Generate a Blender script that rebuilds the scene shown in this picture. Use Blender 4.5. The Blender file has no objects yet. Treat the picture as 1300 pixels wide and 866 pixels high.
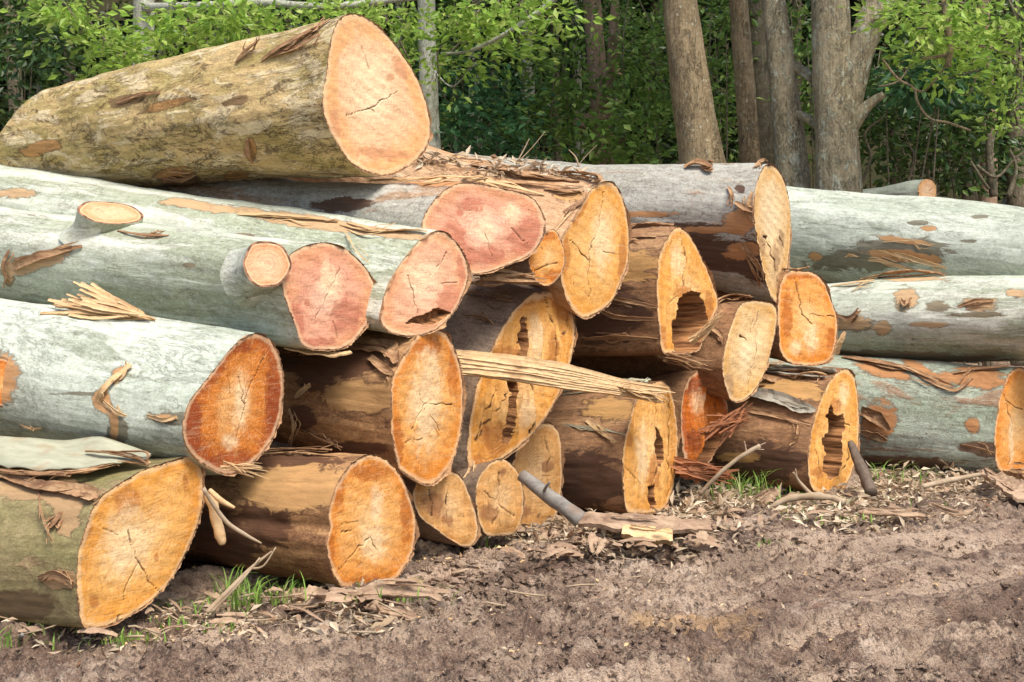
import bpy, math, random
import numpy as np
from mathutils import Vector, Matrix

random.seed(7)
RNG = np.random.default_rng(11)
F, H0, CH = 1800.0, 330.0, 1.6      # focal length in photo pixels, horizon row, eye height
S = bpy.context.scene
COL = S.collection

# ------------------------------------------------------------------ maths helpers
def P(u, v, Y):
    return np.array([(u - 650) / F * Y, Y, CH - (v - H0) / F * Y])

def proj(V):
    y = np.maximum(V[:, 1], .1)
    return 650 + F * V[:, 0] / y, H0 + F * (CH - V[:, 2]) / y

def _hash(ix, iy, iz, seed):
    h = (ix.astype(np.int64) * 374761393 + iy.astype(np.int64) * 668265263 + iz.astype(np.int64) * 1274126177 + seed * 974711) & 0xffffffff
    h = ((h ^ (h >> 13)) * 1103515245) & 0xffffffff
    h = ((h ^ (h >> 16)) * 1664525) & 0xffffffff
    return ((h >> 8) & 0xffff) / 32767.5 - 1.0

def vnoise(p, seed=0):
    i = np.floor(p); f = p - i; f = f * f * (3 - 2 * f); i = i.astype(np.int64)
    r = 0
    for dx in (0, 1):
        wx = f[:, 0] if dx else 1 - f[:, 0]
        for dy in (0, 1):
            wy = f[:, 1] if dy else 1 - f[:, 1]
            for dz in (0, 1):
                wz = f[:, 2] if dz else 1 - f[:, 2]
                r = r + wx * wy * wz * _hash(i[:, 0] + dx, i[:, 1] + dy, i[:, 2] + dz, seed)
    return r

def fbm(p, octv=4, seed=0, gain=.5):
    a, s, r = 1.0, 0.0, 0
    for k in range(octv):
        r = r + a * vnoise(p * (2.03 ** k) + 17.3 * k, seed + k); s += a; a *= gain
    return r / s

def sstep(a, b, x):
    t = np.clip((x - a) / (b - a), 0, 1); return t * t * (3 - 2 * t)

def unit(v):
    v = np.asarray(v, float); return v / (np.linalg.norm(v) + 1e-12)

def catmull(pts, n=6, closed=True):
    pts = np.asarray(pts, float); m = len(pts); out = []
    rng = range(m) if closed else range(m - 1)
    for i in rng:
        if closed: p0, p1, p2, p3 = pts[(i - 1) % m], pts[i], pts[(i + 1) % m], pts[(i + 2) % m]
        else: p0, p1, p2, p3 = pts[max(i - 1, 0)], pts[i], pts[i + 1], pts[min(i + 2, m - 1)]
        for k in range(n):
            t = k / n
            out.append(.5 * ((2 * p1) + (-p0 + p2) * t + (2 * p0 - 5 * p1 + 4 * p2 - p3) * t * t + (-p0 + 3 * p1 - 3 * p2 + p3) * t ** 3))
    if not closed: out.append(pts[-1])
    return np.array(out)

def inpoly(u, v, poly):
    poly = np.asarray(poly, float); c = np.zeros(len(u), bool); j = len(poly) - 1
    for i in range(len(poly)):
        xi, yi = poly[i]; xj, yj = poly[j]
        cond = ((yi > v) != (yj > v)) & (u < (xj - xi) * (v - yi) / (yj - yi + 1e-9) + xi)
        c ^= cond; j = i
    return c

def dseg(u, v, pl):
    d = np.full(len(u), 1e9)
    for (x0, y0), (x1, y1) in zip(pl[:-1], pl[1:]):
        dx, dy = x1 - x0, y1 - y0
        t = np.clip(((u - x0) * dx + (v - y0) * dy) / (dx * dx + dy * dy + 1e-9), 0, 1)
        d = np.minimum(d, np.hypot(u - x0 - t * dx, v - y0 - t * dy))
    return d

# ------------------------------------------------------------------ object helpers
def tag(o, label=None, cat=None, group=None, kind=None):
    if label: o['label'] = label
    if cat: o['category'] = cat
    if group: o['group'] = group
    if kind: o['kind'] = kind
    return o

ROOT = {}       # object name -> root matrix (numpy inverse)
def empty(name, M=None):
    o = bpy.data.objects.new(name, None); o.empty_display_size = .2; COL.objects.link(o)
    if M is None: M = Matrix.Identity(4)
    o.matrix_world = M; ROOT[o.name] = np.array(M.inverted())
    return o

def base_empty(name, loc):
    return empty(name, Matrix.Translation(Vector(loc)))

def mesh(name, V, faces, mats, parent=None, attrs=None, vattrs=None, smooth=True, midx=None):
    """V world coords; faces: list of (n,k) int arrays."""
    V = np.asarray(V, float)
    root = None
    if parent is not None:
        root = ROOT[parent.name]
        V = V @ root[:3, :3].T + root[:3, 3]
    me = bpy.data.meshes.new(name)
    if isinstance(faces, np.ndarray): faces = [faces]
    faces = [f for f in faces if len(f)]
    nl = sum(f.size for f in faces); nf = sum(len(f) for f in faces)
    me.vertices.add(len(V)); me.vertices.foreach_set('co', V.astype(np.float32).ravel())
    me.loops.add(nl); me.loops.foreach_set('vertex_index', np.concatenate([f.ravel() for f in faces]).astype(np.int32))
    me.polygons.add(nf)
    tot = np.concatenate([np.full(len(f), f.shape[1]) for f in faces]); st = np.concatenate([[0], np.cumsum(tot)[:-1]])
    me.polygons.foreach_set('loop_start', st.astype(np.int32))
    me.polygons.foreach_set('loop_total', tot.astype(np.int32))
    me.polygons.foreach_set('use_smooth', np.full(nf, smooth))
    if not isinstance(mats, (list, tuple)): mats = [mats]
    for m in mats: me.materials.append(m)
    if midx is not None: me.polygons.foreach_set('material_index', midx.astype(np.int32))
    me.update(calc_edges=True)
    for k, a in (attrs or {}).items():
        at = me.attributes.new(k, 'FLOAT', 'POINT'); at.data.foreach_set('value', np.asarray(a, np.float32))
    for k, a in (vattrs or {}).items():
        at = me.attributes.new(k, 'FLOAT_VECTOR', 'POINT'); at.data.foreach_set('vector', np.asarray(a, np.float32).ravel())
    o = bpy.data.objects.new(name, me); COL.objects.link(o)
    if parent is not None:
        o.parent = parent; ROOT[o.name] = root
    else:
        ROOT[o.name] = np.eye(4)
    return o

def grid_faces(nr, nc, wrap=True):
    i = np.arange(nr - 1)[:, None]; j = np.arange(nc if wrap else nc - 1)[None, :]
    j2 = (j + 1) % nc
    return np.stack([i * nc + j, (i + 1) * nc + j, (i + 1) * nc + j2, i * nc + j2], -1).reshape(-1, 4)

def tube_np(pts, rads, ns=10, rough=0, seed=0, cap=True):
    pts = np.asarray(pts, float); n = len(pts)
    T = np.gradient(pts, axis=0); T /= np.linalg.norm(T, axis=1)[:, None] + 1e-9
    up = np.array([0, 0, 1.]) if abs(T[0, 2]) < .9 else np.array([1., 0, 0])
    A = unit(np.cross(T[0], up)); V = []
    ang = np.arange(ns) / ns * 2 * math.pi
    for k in range(n):
        A = unit(A - T[k] * A.dot(T[k])); B = np.cross(T[k], A)
        V.append(pts[k] + rads[k] * (np.cos(ang)[:, None] * A + np.sin(ang)[:, None] * B))
    V = np.array(V)
    if rough:
        c = pts[:, None, :]; d = V - c
        nn = fbm(V.reshape(-1, 3) * (1.2 / max(np.mean(rads), .004)) * .5, 3, seed).reshape(n, ns)
        V = c + d * (1 + rough * nn[..., None])
    fs = [grid_faces(n, ns)]
    V = V.reshape(-1, 3)
    if cap:
        V = np.vstack([V, pts[0], pts[-1]]); a = np.arange(ns); b = (a + 1) % ns
        fs.append(np.stack([np.full(ns, n * ns), a, b], -1))
        fs.append(np.stack([np.full(ns, n * ns + 1), (n - 1) * ns + b, (n - 1) * ns + a], -1))
    return V, fs

def join(parts):
    Vs, fd, off = [], {}, 0
    for V, fs in parts:
        if isinstance(fs, np.ndarray): fs = [fs]
        for f in fs:
            if len(f): fd.setdefault(f.shape[1], []).append(f + off)
        Vs.append(V); off += len(V)
    return np.vstack(Vs), [np.vstack(x) for x in fd.values()]

def ribbon_np(pts, widths, nrm, thick=.004, curl=.3, jag=.15, seed=0, nw=5):
    """thin curved sheet (bark peel, splinter) along pts; nrm per point; closed solid."""
    pts = np.asarray(pts, float)
    if len(pts) < 7: pts = catmull(pts, 12, False)
    n = len(pts); widths = np.interp(np.linspace(0, 1, n), np.linspace(0, 1, len(widths)), widths)
    nrm = np.asarray(nrm, float)
    if nrm.ndim == 1: nrm = np.repeat(nrm[None], n, 0)
    else: nrm = np.stack([np.interp(np.linspace(0, 1, n), np.linspace(0, 1, len(nrm)), nrm[:, k]) for k in range(3)], -1)
    T = np.gradient(pts, axis=0); T /= np.linalg.norm(T, axis=1)[:, None] + 1e-9
    B = np.cross(T, nrm); B /= np.linalg.norm(B, axis=1)[:, None] + 1e-9
    N = np.cross(B, T)
    s = np.linspace(-1, 1, nw)
    jn = 1 + jag * 2.2 * np.stack([fbm(np.stack([np.linspace(0, 6, n) + seed, np.full(n, k * 3.1), np.full(n, .5)], -1), 4, seed, .75) for k in (0, 1)], -1)
    top = []
    for k, q in enumerate(s):
        e = jn[:, 0] if q < 0 else jn[:, 1]
        top.append(pts + B * (q * widths * .5 * e)[:, None] + N * (curl * widths * .5 * (q * q - .4))[:, None])
    top = np.array(top).transpose(1, 0, 2)          # n,nw,3
    wob = fbm(top.reshape(-1, 3) * 16, 3, seed, .7).reshape(n, nw)[..., None] * np.minimum(np.mean(widths) * .22, .02)
    top = top + N[:, None, :] * wob
    bot = top - N[:, None, :] * thick
    loop = np.concatenate([top, bot[:, ::-1]], 1)     # n, 2nw
    V = loop.reshape(-1, 3); m = 2 * nw
    fs = [grid_faces(n, m)]
    cap0 = np.stack([np.arange(nw - 1), np.arange(1, nw), m - 1 - np.arange(1, nw), m - 1 - np.arange(nw - 1)], -1)
    fs.append(np.vstack([cap0, cap0[:, ::-1] + (n - 1) * m]))
    return V, fs

# ------------------------------------------------------------------ materials
def new_mat(name):
    m = bpy.data.materials.new(name); m.use_nodes = True
    nt = m.node_tree; b = nt.nodes['Principled BSDF']
    return m, nt, b

class N:
    def __init__(s, nt): s.nt = nt
    def n(s, t, **k):
        x = s.nt.nodes.new(t)
        for a, b in k.items(): setattr(x, a, b)
        return x
    def set(s, sock, v):
        if hasattr(v, 'links') or isinstance(v, bpy.types.NodeSocket): s.nt.links.new(v, sock)
        elif isinstance(v, (tuple, list)) and len(v) == 3 and sock.type == 'RGBA': sock.default_value = (*v, 1)
        else: sock.default_value = v
    def math(s, op, a, b=0.0, c=None, clamp=False):
        x = s.n('ShaderNodeMath', operation=op, use_clamp=clamp); s.set(x.inputs[0], a); s.set(x.inputs[1], b)
        if c is not None: s.set(x.inputs[2], c)
        return x.outputs[0]
    def mix(s, f, a, b, mode='MIX'):
        x = s.n('ShaderNodeMix', data_type='RGBA', blend_type=mode); s.set(x.inputs[0], f); s.set(x.inputs[6], a); s.set(x.inputs[7], b)
        return x.outputs[2]
    def noise(s, vec, scale, detail=4, rough=.55, dist=0, out=0):
        x = s.n('ShaderNodeTexNoise'); s.set(x.inputs['Vector'], vec); x.inputs['Scale'].default_value = scale
        x.inputs['Detail'].default_value = detail; x.inputs['Roughness'].default_value = rough; x.inputs['Distortion'].default_value = dist
        return x.outputs[out]
    def voro(s, vec, scale, feature='F1'):
        x = s.n('ShaderNodeTexVoronoi', feature=feature); s.set(x.inputs['Vector'], vec); x.inputs['Scale'].default_value = scale
        return x.outputs[0]
    def map(s, vec, scale=(1, 1, 1), loc=(0, 0, 0), rot=(0, 0, 0)):
        x = s.n('ShaderNodeMapping'); s.set(x.inputs[0], vec); x.inputs['Scale'].default_value = scale
        x.inputs['Location'].default_value = loc; x.inputs['Rotation'].default_value = rot
        return x.outputs[0]
    def step(s, x, a, b):
        m = s.n('ShaderNodeMapRange', interpolation_type='SMOOTHSTEP'); s.set(m.inputs[0], x)
        m.inputs[1].default_value = a; m.inputs[2].default_value = b
        return m.outputs[0]
    def attr(s, name, out=2):
        x = s.n('ShaderNodeAttribute', attribute_name=name); return x.outputs[out]
    def obj(s): return s.n('ShaderNodeTexCoord').outputs['Object']
    def bump(s, h, strength=.5, dist=.01, normal=None):
        x = s.n('ShaderNodeBump'); x.inputs['Strength'].default_value = strength; x.inputs['Distance'].default_value = dist
        s.set(x.inputs['Height'], h)
        if normal is not None: s.set(x.inputs['Normal'], normal)
        return x.outputs[0]

def wood_face(name, centre, mid, rim, stain, seed=0, rings=26, barkc=(.10, .055, .03)):
    m, nt, b = new_mat(name); q = N(nt)
    rad = q.attr('rad', 1); rho = q.attr('rho'); oc = q.map(q.obj(), loc=(seed * 3.7, seed * 1.3, seed))
    lo = q.noise(oc, 3.6, 5, .62, .5); hi = q.noise(oc, 55, 4, .75)
    ray = q.noise(q.map(rad, scale=(20, 20, 1.3)), 2.4, 6, .7)
    saw = q.noise(q.map(oc, scale=(1, 5, 42), rot=(.55, 0, 0)), 1.3, 7, .74, .6)
    saw2 = q.noise(q.map(oc, scale=(1, 55, 5), rot=(-.18, 0, 0)), 1.0, 7, .78, .5)
    r1 = q.math('ADD', rho, q.math('MULTIPLY', q.math('SUBTRACT', lo, .5), 1.1))
    r1 = q.math('ADD', r1, q.math('MULTIPLY', q.math('SUBTRACT', ray, .5), .35))
    col = q.mix(q.step(r1, .1, .55), centre, mid)
    col = q.mix(q.step(r1, .62, .95), col, rim)
    w = q.math('SINE', q.math('MULTIPLY', q.math('ADD', rho, q.math('MULTIPLY', lo, .34)), rings * 3.4))
    wn = q.noise(oc, 7, 5, .7)
    col = q.mix(q.math('MULTIPLY', q.step(w, .2, 1), q.math('MULTIPLY', q.step(wn, .4, .7), .5)), col, stain)
    w2 = q.math('SINE', q.math('MULTIPLY', q.math('ADD', rho, q.math('MULTIPLY', lo, .22)), rings * 11.))
    col = q.mix(q.math('MULTIPLY', q.step(w2, .1, 1), .16), col, stain)
    dkc = q.mix(.5, rim, stain)
    col = q.mix(q.math('MULTIPLY', q.step(ray, .52, .72), .42), col, dkc)
    col = q.mix(q.math('MULTIPLY', q.step(ray, .48, .30), .40), col, (.84, .62, .36))
    dk = q.math('ADD', q.attr('dark'), q.math('MULTIPLY', q.math('SUBTRACT', q.noise(oc, 11, 6, .72, .6), .5), 1.7))
    col = q.mix(q.math('MULTIPLY', q.step(dk, .34, .70), .8), col, stain)
    pn_ = q.math('ADD', q.math('MULTIPLY', q.math('SUBTRACT', q.noise(oc, 13, 6, .72, .6), .5), 1.5), q.math('MULTIPLY', q.math('SUBTRACT', ray, .5), 1.1))
    pl = q.math('ADD', q.attr('pale'), pn_)
    col = q.mix(q.math('MULTIPLY', q.step(pl, .35, .95), .62), col, (.90, .72, .46))
    col = q.mix(q.math('MULTIPLY', q.step(saw, .50, .72), .24), col, dkc)
    col = q.mix(q.math('MULTIPLY', q.step(saw, .48, .34), .22), col, (.88, .68, .42))
    col = q.mix(q.math('MULTIPLY', q.step(saw2, .54, .72), .22), col, (.88, .66, .40))
    col = q.mix(q.math('MULTIPLY', q.step(hi, .53, .66), .42), col, stain)
    sp = q.noise(q.map(oc, loc=(4, 4, 4)), 34, 4, .75)
    col = q.mix(q.math('MULTIPLY', q.step(sp, .66, .71), .75), col, (.12, .06, .03))
    hs = q.n('ShaderNodeHueSaturation'); hs.inputs['Saturation'].default_value = 1.05; nt.links.new(col, hs.inputs['Color']); col = hs.outputs[0]
    gr = q.noise(oc, 3.5, 8, .78, .8)
    col = q.mix(q.math('MULTIPLY', q.step(gr, .57, .70), .30), col, q.mix(.5, stain, (.20, .12, .06)))
    gn = q.noise(oc, 130, 3, .8)
    col = q.mix(q.math('MULTIPLY', q.step(gn, .50, .66), .38), col, dkc)
    col = q.mix(q.math('MULTIPLY', q.step(gn, .47, .34), .18), col, (.92, .72, .44))
    # bark rim: brown bark outside a thin pale line
    rj = q.math('ADD', rho, q.math('MULTIPLY', q.math('SUBTRACT', q.noise(oc, 16, 6, .75), .5), .12))
    col = q.mix(q.math('MULTIPLY', q.step(rj, .90, .95), .45), col, (.80, .62, .38))
    col = q.mix(q.step(rj, .972, .99), col, q.mix(q.step(q.noise(oc, 30, 4), .35, .65), barkc, tuple(min(1, c * 3.4) for c in barkc)))
    col = q.mix(q.attr('crack'), col, (.045, .018, .01))
    q.set(b.inputs['Base Color'], col); b.inputs['Roughness'].default_value = .75
    b.inputs['Specular IOR Level'].default_value = .2
    h = q.math('ADD', q.math('MULTIPLY', saw, .9), q.math('ADD', q.math('MULTIPLY', saw2, .8), q.math('ADD', q.math('MULTIPLY', hi, .6), q.math('MULTIPLY', sp, .5))))
    q.set(b.inputs['Normal'], q.bump(h, .6, .009))
    return m

def bark(name, A, B, C, D, E=(.50, .27, .11), seed=0, stretch=.22, thrB=.5, thrC=.58, thrD=.66, bump=.4, speck=.5, streakw=.35, bscale=1.0, ringline=.25, up=False, fine=1.0):
    """A main, B second tone, C third, D small dark marks; attrs pa (stripped E) / pb (dark D)."""
    m, nt, b = new_mat(name); q = N(nt)
    oo = q.obj()
    if up:
        sx = q.n('ShaderNodeSeparateXYZ'); nt.links.new(oo, sx.inputs[0]); cx = q.n('ShaderNodeCombineXYZ')
        for a_, b_ in ((2, 0), (0, 1), (1, 2)): nt.links.new(sx.outputs[a_], cx.inputs[b_])
        oo = cx.outputs[0]
    oc = q.map(oo, loc=(seed * 5.1, seed * 2.3, seed * 1.7))
    st = q.map(oc, scale=(stretch, 1, 1))
    n1 = q.noise(st, 2.6 * bscale, 5, .6, .4); n2 = q.noise(q.map(st, loc=(9, 4, 2)), 4.5 * bscale, 6, .66, .6)
    n3 = q.noise(q.map(st, loc=(3, 14, 7)), 8.5 * bscale, 6, .7, .8)
    col = q.mix(q.step(n1, thrB - .12, thrB + .12), A, B)
    col = q.mix(q.math('MULTIPLY', q.step(n2, thrC - .035, thrC + .05), .85), col, C)
    # long grain streaks
    ls = q.noise(q.map(oc, scale=(.9, 14, 14)), 3, 4, .65)
    col = q.mix(q.math('MULTIPLY', q.step(ls, .42, .75), streakw), col, D)
    # fine lines across the trunk
    rl = q.noise(q.map(oc, scale=(55, 4, 4)), 1, 3, .6)
    col = q.mix(q.math('MULTIPLY', q.step(rl, .5, .8), ringline), col, C)
    col = q.mix(q.math('MULTIPLY', q.step(n3, thrD, thrD + .03), .85), col, D)
    # fine-grained weathering, light and dark
    fn = q.noise(q.map(oc, scale=(.6, 1, 1), loc=(7, 1, 3)), 30, 8, .8, .4)
    col = q.mix(q.math('MULTIPLY', q.step(fn, .50, .64), .45 * fine), col, D)
    col = q.mix(q.math('MULTIPLY', q.step(fn, .49, .36), .40 * fine), col, tuple(min(.85, c * 1.45 + .03) for c in A))
    cf = q.noise(q.map(oc, scale=(.35, 1, 1), loc=(1, 8, 5)), 6, 8, .8, 1.0)
    ck = q.math('ABSOLUTE', q.math('SUBTRACT', cf, .5))
    ckm = q.math('MULTIPLY', q.step(ck, .012, .003), q.step(q.noise(oc, 2.2, 2), .47, .56))
    col = q.mix(q.math('MULTIPLY', ckm, .75 * fine), col, D)
    gn = q.noise(q.map(oc, scale=(.7, 1, 1), loc=(2, 2, 9)), 100, 4, .8)
    col = q.mix(q.math('MULTIPLY', q.step(gn, .50, .66), .40 * fine), col, D)
    col = q.mix(q.math('MULTIPLY', q.step(gn, .48, .34), .30 * fine), col, tuple(min(.88, c * 1.5 + .03) for c in A))
    vs = q.voro(q.map(oc, scale=(.5, 1, 1)), 26)
    sel = q.noise(oc, 6, 2)
    spm = q.math('MULTIPLY', q.step(vs, .16, .08), q.step(sel, .52, .6))
    if up:
        v2 = q.math('ADD', q.voro(q.map(oc, scale=(.7, 1, 1)), 17), q.math('MULTIPLY', q.noise(oc, 40, 3), .35))
        col = q.mix(q.math('MULTIPLY', q.step(v2, .42, .34), q.math('MULTIPLY', q.step(q.noise(oc, 1.8, 3), .42, .56), .8)), col, C)
    col = q.mix(q.math('MULTIPLY', spm, speck), col, D)
    pn = q.math('ADD', q.math('MULTIPLY', q.math('SUBTRACT', q.noise(q.map(oc, scale=(.4, 1, 1)), 9, 8, .74, 1.2), .5), 2.0), q.math('MULTIPLY', q.math('SUBTRACT', q.noise(q.map(oc, scale=(.5, 1, 1)), 3.5, 3, .6), .5), 1.0))
    fa = q.step(q.math('ADD', q.attr('pa'), pn), .30, .42); fb = q.step(q.math('ADD', q.attr('pb'), pn), .30, .48)
    ecol = q.mix(q.noise(q.map(oc, scale=(1.5, 12, 12)), 3, 5, .7), tuple(c * .55 for c in E), tuple(min(1, c * 1.35) for c in E))
    fb2 = q.mix(q.noise(q.map(oc, scale=(1, 8, 8)), 4, 5, .7), tuple(c * .7 for c in D), tuple(min(1, c * 2.3) for c in D))
    edge = q.math('MULTIPLY', q.step(q.math('ADD', q.attr('pa'), pn), .22, .3), q.math('SUBTRACT', 1.0, fa))
    col = q.mix(q.math('MULTIPLY', edge, .7), col, D)
    col = q.mix(fb, col, fb2); col = q.mix(fa, col, ecol)
    q.set(b.inputs['Base Color'], col)
    q.set(b.inputs['Roughness'], q.math('ADD', .5, q.math('MULTIPLY', n3, .35)))
    b.inputs['Specular IOR Level'].default_value = .3
    h = q.math('ADD', q.math('ADD', q.math('MULTIPLY', n3, .8), q.math('MULTIPLY', ls, .45)), q.math('MULTIPLY', q.step(n2, thrC - .03, thrC + .04), .4))
    h = q.math('SUBTRACT', h, q.math('ADD', q.math('MULTIPLY', fa, .6), q.math('MULTIPLY', ckm, .7)))
    h = q.math('ADD', h, q.math('MULTIPLY', fn, .9))
    h = q.math('ADD', h, q.math('MULTIPLY', q.noise(q.map(oc, scale=(.6, 1, 1)), 60, 4, .7), .35))
    q.set(b.inputs['Normal'], q.bump(h, bump, .03 if up else .014))
    return m

def simple_fibre(name, A, B, D, seed=0, sc=(2, 30, 30), rough=.8, bump=.5, trans=0):
    m, nt, b = new_mat(name); q = N(nt); oc = q.map(q.obj(), loc=(seed, seed * 2, 0))
    n = q.noise(q.map(oc, scale=sc), 1.5, 5, .7); n2 = q.noise(oc, 7, 4)
    col = q.mix(q.step(n, .3, .7), A, B); col = q.mix(q.math('MULTIPLY', q.step(n2, .5, .72), .6), col, D)
    isl = q.n('ShaderNodeNewGeometry').outputs['Random Per Island']
    col = q.mix(q.math('MULTIPLY', isl, .35), col, D)
    q.set(b.inputs['Base Color'], col); b.inputs['Roughness'].default_value = rough
    b.inputs['Specular IOR Level'].default_value = .25
    q.set(b.inputs['Normal'], q.bump(n, bump, .006))
    return m

def leaf_mat(name, A, B, C, trans=.35, rough=.45, vary=True):
    m, nt, b = new_mat(name); q = N(nt)
    isl = q.n('ShaderNodeNewGeometry').outputs['Random Per Island']
    col = q.mix(q.step(isl, .1, .6), A, B); col = q.mix(q.step(isl, .82, .98), col, C)
    n = q.noise(q.n('ShaderNodeNewGeometry').outputs['Position'], .9, 3)
    col = q.mix(q.math('MULTIPLY', q.step(n, .45, .65), .5), col, A)
    q.set(b.inputs['Base Color'], col); b.inputs['Roughness'].default_value = rough
    b.inputs['Specular IOR Level'].default_value = .35
    if trans:
        t = q.n('ShaderNodeBsdfTranslucent'); q.set(t.inputs[0], q.mix(.5, col, C, 'MIX'))
        mx = q.n('ShaderNodeMixShader'); mx.inputs[0].default_value = trans
        nt.links.new(b.outputs[0], mx.inputs[1]); nt.links.new(t.outputs[0], mx.inputs[2])
        nt.links.new(mx.outputs[0], nt.nodes['Material Output'].inputs[0])
    return m

M = {}
# cut faces
M['f_orange'] = wood_face('cut_wood_orange', (.86, .56, .26), (.80, .40, .13), (.72, .27, .06), (.44, .13, .03), 1)
M['f_deep'] = wood_face('cut_wood_red_orange', (.78, .42, .16), (.62, .22, .05), (.36, .09, .025), (.25, .05, .018), 2)
M['f_amber'] = wood_face('cut_wood_amber', (.86, .57, .27), (.81, .44, .145), (.76, .35, .085), (.44, .17, .05), 3)
M['f_pink'] = wood_face('cut_wood_pink', (.82, .53, .38), (.72, .37, .25), (.68, .33, .18), (.48, .17, .11), 4)
M['f_peach'] = wood_face('cut_wood_peach', (.88, .66, .44), (.86, .56, .34), (.80, .44, .20), (.58, .28, .15), 5)
M['f_salmon'] = wood_face('cut_wood_salmon', (.86, .58, .40), (.80, .45, .29), (.76, .38, .20), (.54, .21, .13), 11)
M['f_knot'] = wood_face('cut_wood_knot', (.80, .50, .32), (.78, .44, .27), (.62, .30, .15), (.42, .18, .10), 9, 9, (.12, .06, .035))
M['f_pale'] = wood_face('cut_wood_pale', (.84, .64, .38), (.78, .54, .28), (.70, .40, .14), (.36, .22, .12), 6)
M['f_tan'] = wood_face('cut_wood_weathered', (.74, .48, .24), (.68, .38, .15), (.60, .30, .10), (.26, .11, .05), 7)
M['f_rot'] = wood_face('rotten_wood_orange', (.70, .24, .06), (.62, .17, .03), (.42, .10, .03), (.22, .05, .02), 8)
m, nt, b = new_mat('rotten_hollow'); q = N(nt); oc = q.obj()
c_ = q.mix(q.step(q.noise(q.map(oc, scale=(2, 26, 26)), 1.5, 6, .75), .35, .65), (.09, .035, .016), (.46, .22, .09))
q.set(b.inputs['Base Color'], c_); b.inputs['Roughness'].default_value = .9; b.inputs['Specular IOR Level'].default_value = .1
q.set(b.inputs['Normal'], q.bump(q.noise(q.map(oc, scale=(3, 26, 26)), 1.5, 5, .7), .8, .01)); M['hollow'] = m
# barks
M['b_white'] = bark('pale_gum_bark', (.72, .72, .60), (.50, .55, .42), (.34, .38, .25), (.17, .14, .09), (.56, .37, .20), 1, .13, .48, .57, .66, .6, fine=.75)
M['b_grey'] = bark('grey_green_gum_bark', (.61, .65, .54), (.43, .48, .38), (.27, .30, .21), (.13, .12, .085), (.52, .29, .13), 2, .13, .49, .57, .66, .6, fine=.75)
M['b_teal'] = bark('grey_green_peeling_bark', (.42, .47, .38), (.30, .36, .26), (.36, .19, .10), (.13, .08, .05), (.46, .22, .09), 3, .3, .5, .56, .64, .6)
M['b_olive'] = bark('olive_bark', (.34, .27, .13), (.24, .22, .085), (.42, .28, .15), (.12, .08, .04), (.44, .28, .14), 4, .3, .5, .60, .66, .45)
M['b_brown'] = bark('stripped_brown_wood', (.50, .29, .13), (.36, .19, .085), (.22, .105, .05), (.08, .038, .02), (.50, .29, .12), 5, .12, .5, .57, .64, .45, streakw=.5)
M['b_dark'] = bark('dark_wet_brown_wood', (.36, .19, .09), (.24, .12, .055), (.46, .27, .13), (.07, .035, .02), (.48, .27, .10), 6, .10, .5, .60, .64, .55, streakw=.6)
M['b_dusty'] = bark('dusty_brown_bark', (.34, .25, .18), (.26, .17, .11), (.16, .10, .07), (.08, .05, .035), (.50, .28, .13), 7, .15, .5, .57, .66, .4, streakw=.4)
M['b_mottle'] = bark('mottled_flaking_bark', (.74, .52, .24), (.44, .33, .11), (.86, .70, .44), (.16, .10, .045), (.56, .30, .11), 8, .40, .50, .52, .575, 1.0, bscale=1.9, streakw=.35, speck=.3, ringline=.1)
M['b_shred'] = bark('stripped_pinkish_wood', (.60, .38, .22), (.50, .27, .13), (.70, .54, .36), (.22, .12, .06), (.60, .34, .14), 9, .12, .5, .55, .62, .7, streakw=.5)
M['b_greytop'] = bark('grey_bark_over_brown', (.48, .47, .41), (.36, .35, .29), (.40, .24, .13), (.075, .045, .03), (.52, .27, .12), 10, .18, .5, .60, .68, .4, streakw=.3)
M['peel'] = simple_fibre('peeling_bark', (.56, .36, .19), (.30, .15, .07), (.13, .06, .035), 1, (4, 26, 26), bump=.9)
M['peel_pale'] = simple_fibre('pale_bark_sheet', (.46, .46, .34), (.33, .34, .24), (.34, .22, .12), 2, (4, 14, 14), bump=.8)
M['splint'] = simple_fibre('pale_splintered_wood', (.76, .56, .32), (.62, .40, .19), (.34, .19, .09), 3, (3, 40, 40))
M['splint_red'] = simple_fibre('red_brown_fibre', (.46, .19, .085), (.28, .11, .05), (.12, .055, .03), 4, (4, 50, 50))
M['grey_slab'] = simple_fibre('grey_bark_slab', (.42, .41, .34), (.30, .28, .22), (.16, .10, .07), 9, (4, 14, 14), bump=.8)
M['stake'] = simple_fibre('dark_stake_wood', (.20, .15, .11), (.11, .08, .06), (.05, .035, .03), 10, (16, 16, 5), bump=1)
M['slab'] = simple_fibre('fallen_brown_bark', (.50, .36, .24), (.30, .19, .12), (.12, .07, .05), 5, (6, 16, 16), bump=.9)
M['stick_grey'] = simple_fibre('grey_branch_bark', (.30, .30, .27), (.16, .16, .15), (.22, .13, .08), 6, (9, 20, 20), bump=.9)
M['stick_tan'] = simple_fibre('tan_stick', (.50, .40, .28), (.36, .26, .16), (.16, .10, .06), 7, (4, 14, 14))
M['dryleaf'] = leaf_mat('dry_leaves', (.40, .29, .18), (.62, .52, .38), (.24, .13, .07), .1, .7)
M['grass'] = leaf_mat('grass_blades', (.16, .32, .05), (.30, .50, .09), (.44, .46, .20), .35, .5)

# ------------------------------------------------------------------ logs
LOGS = {}
def ring_shape(xy, na):
    a = np.arctan2(xy[:, 1], xy[:, 0]); r = np.hypot(xy[:, 0], xy[:, 1]); o = np.argsort(a); a, r = a[o], r[o]
    a = np.concatenate([a - 2 * math.pi, a, a + 2 * math.pi]); r = np.concatenate([r, r, r])
    ang = np.arange(na) / na * 2 * math.pi - math.pi
    return ang, np.interp(ang, a, r)

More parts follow.
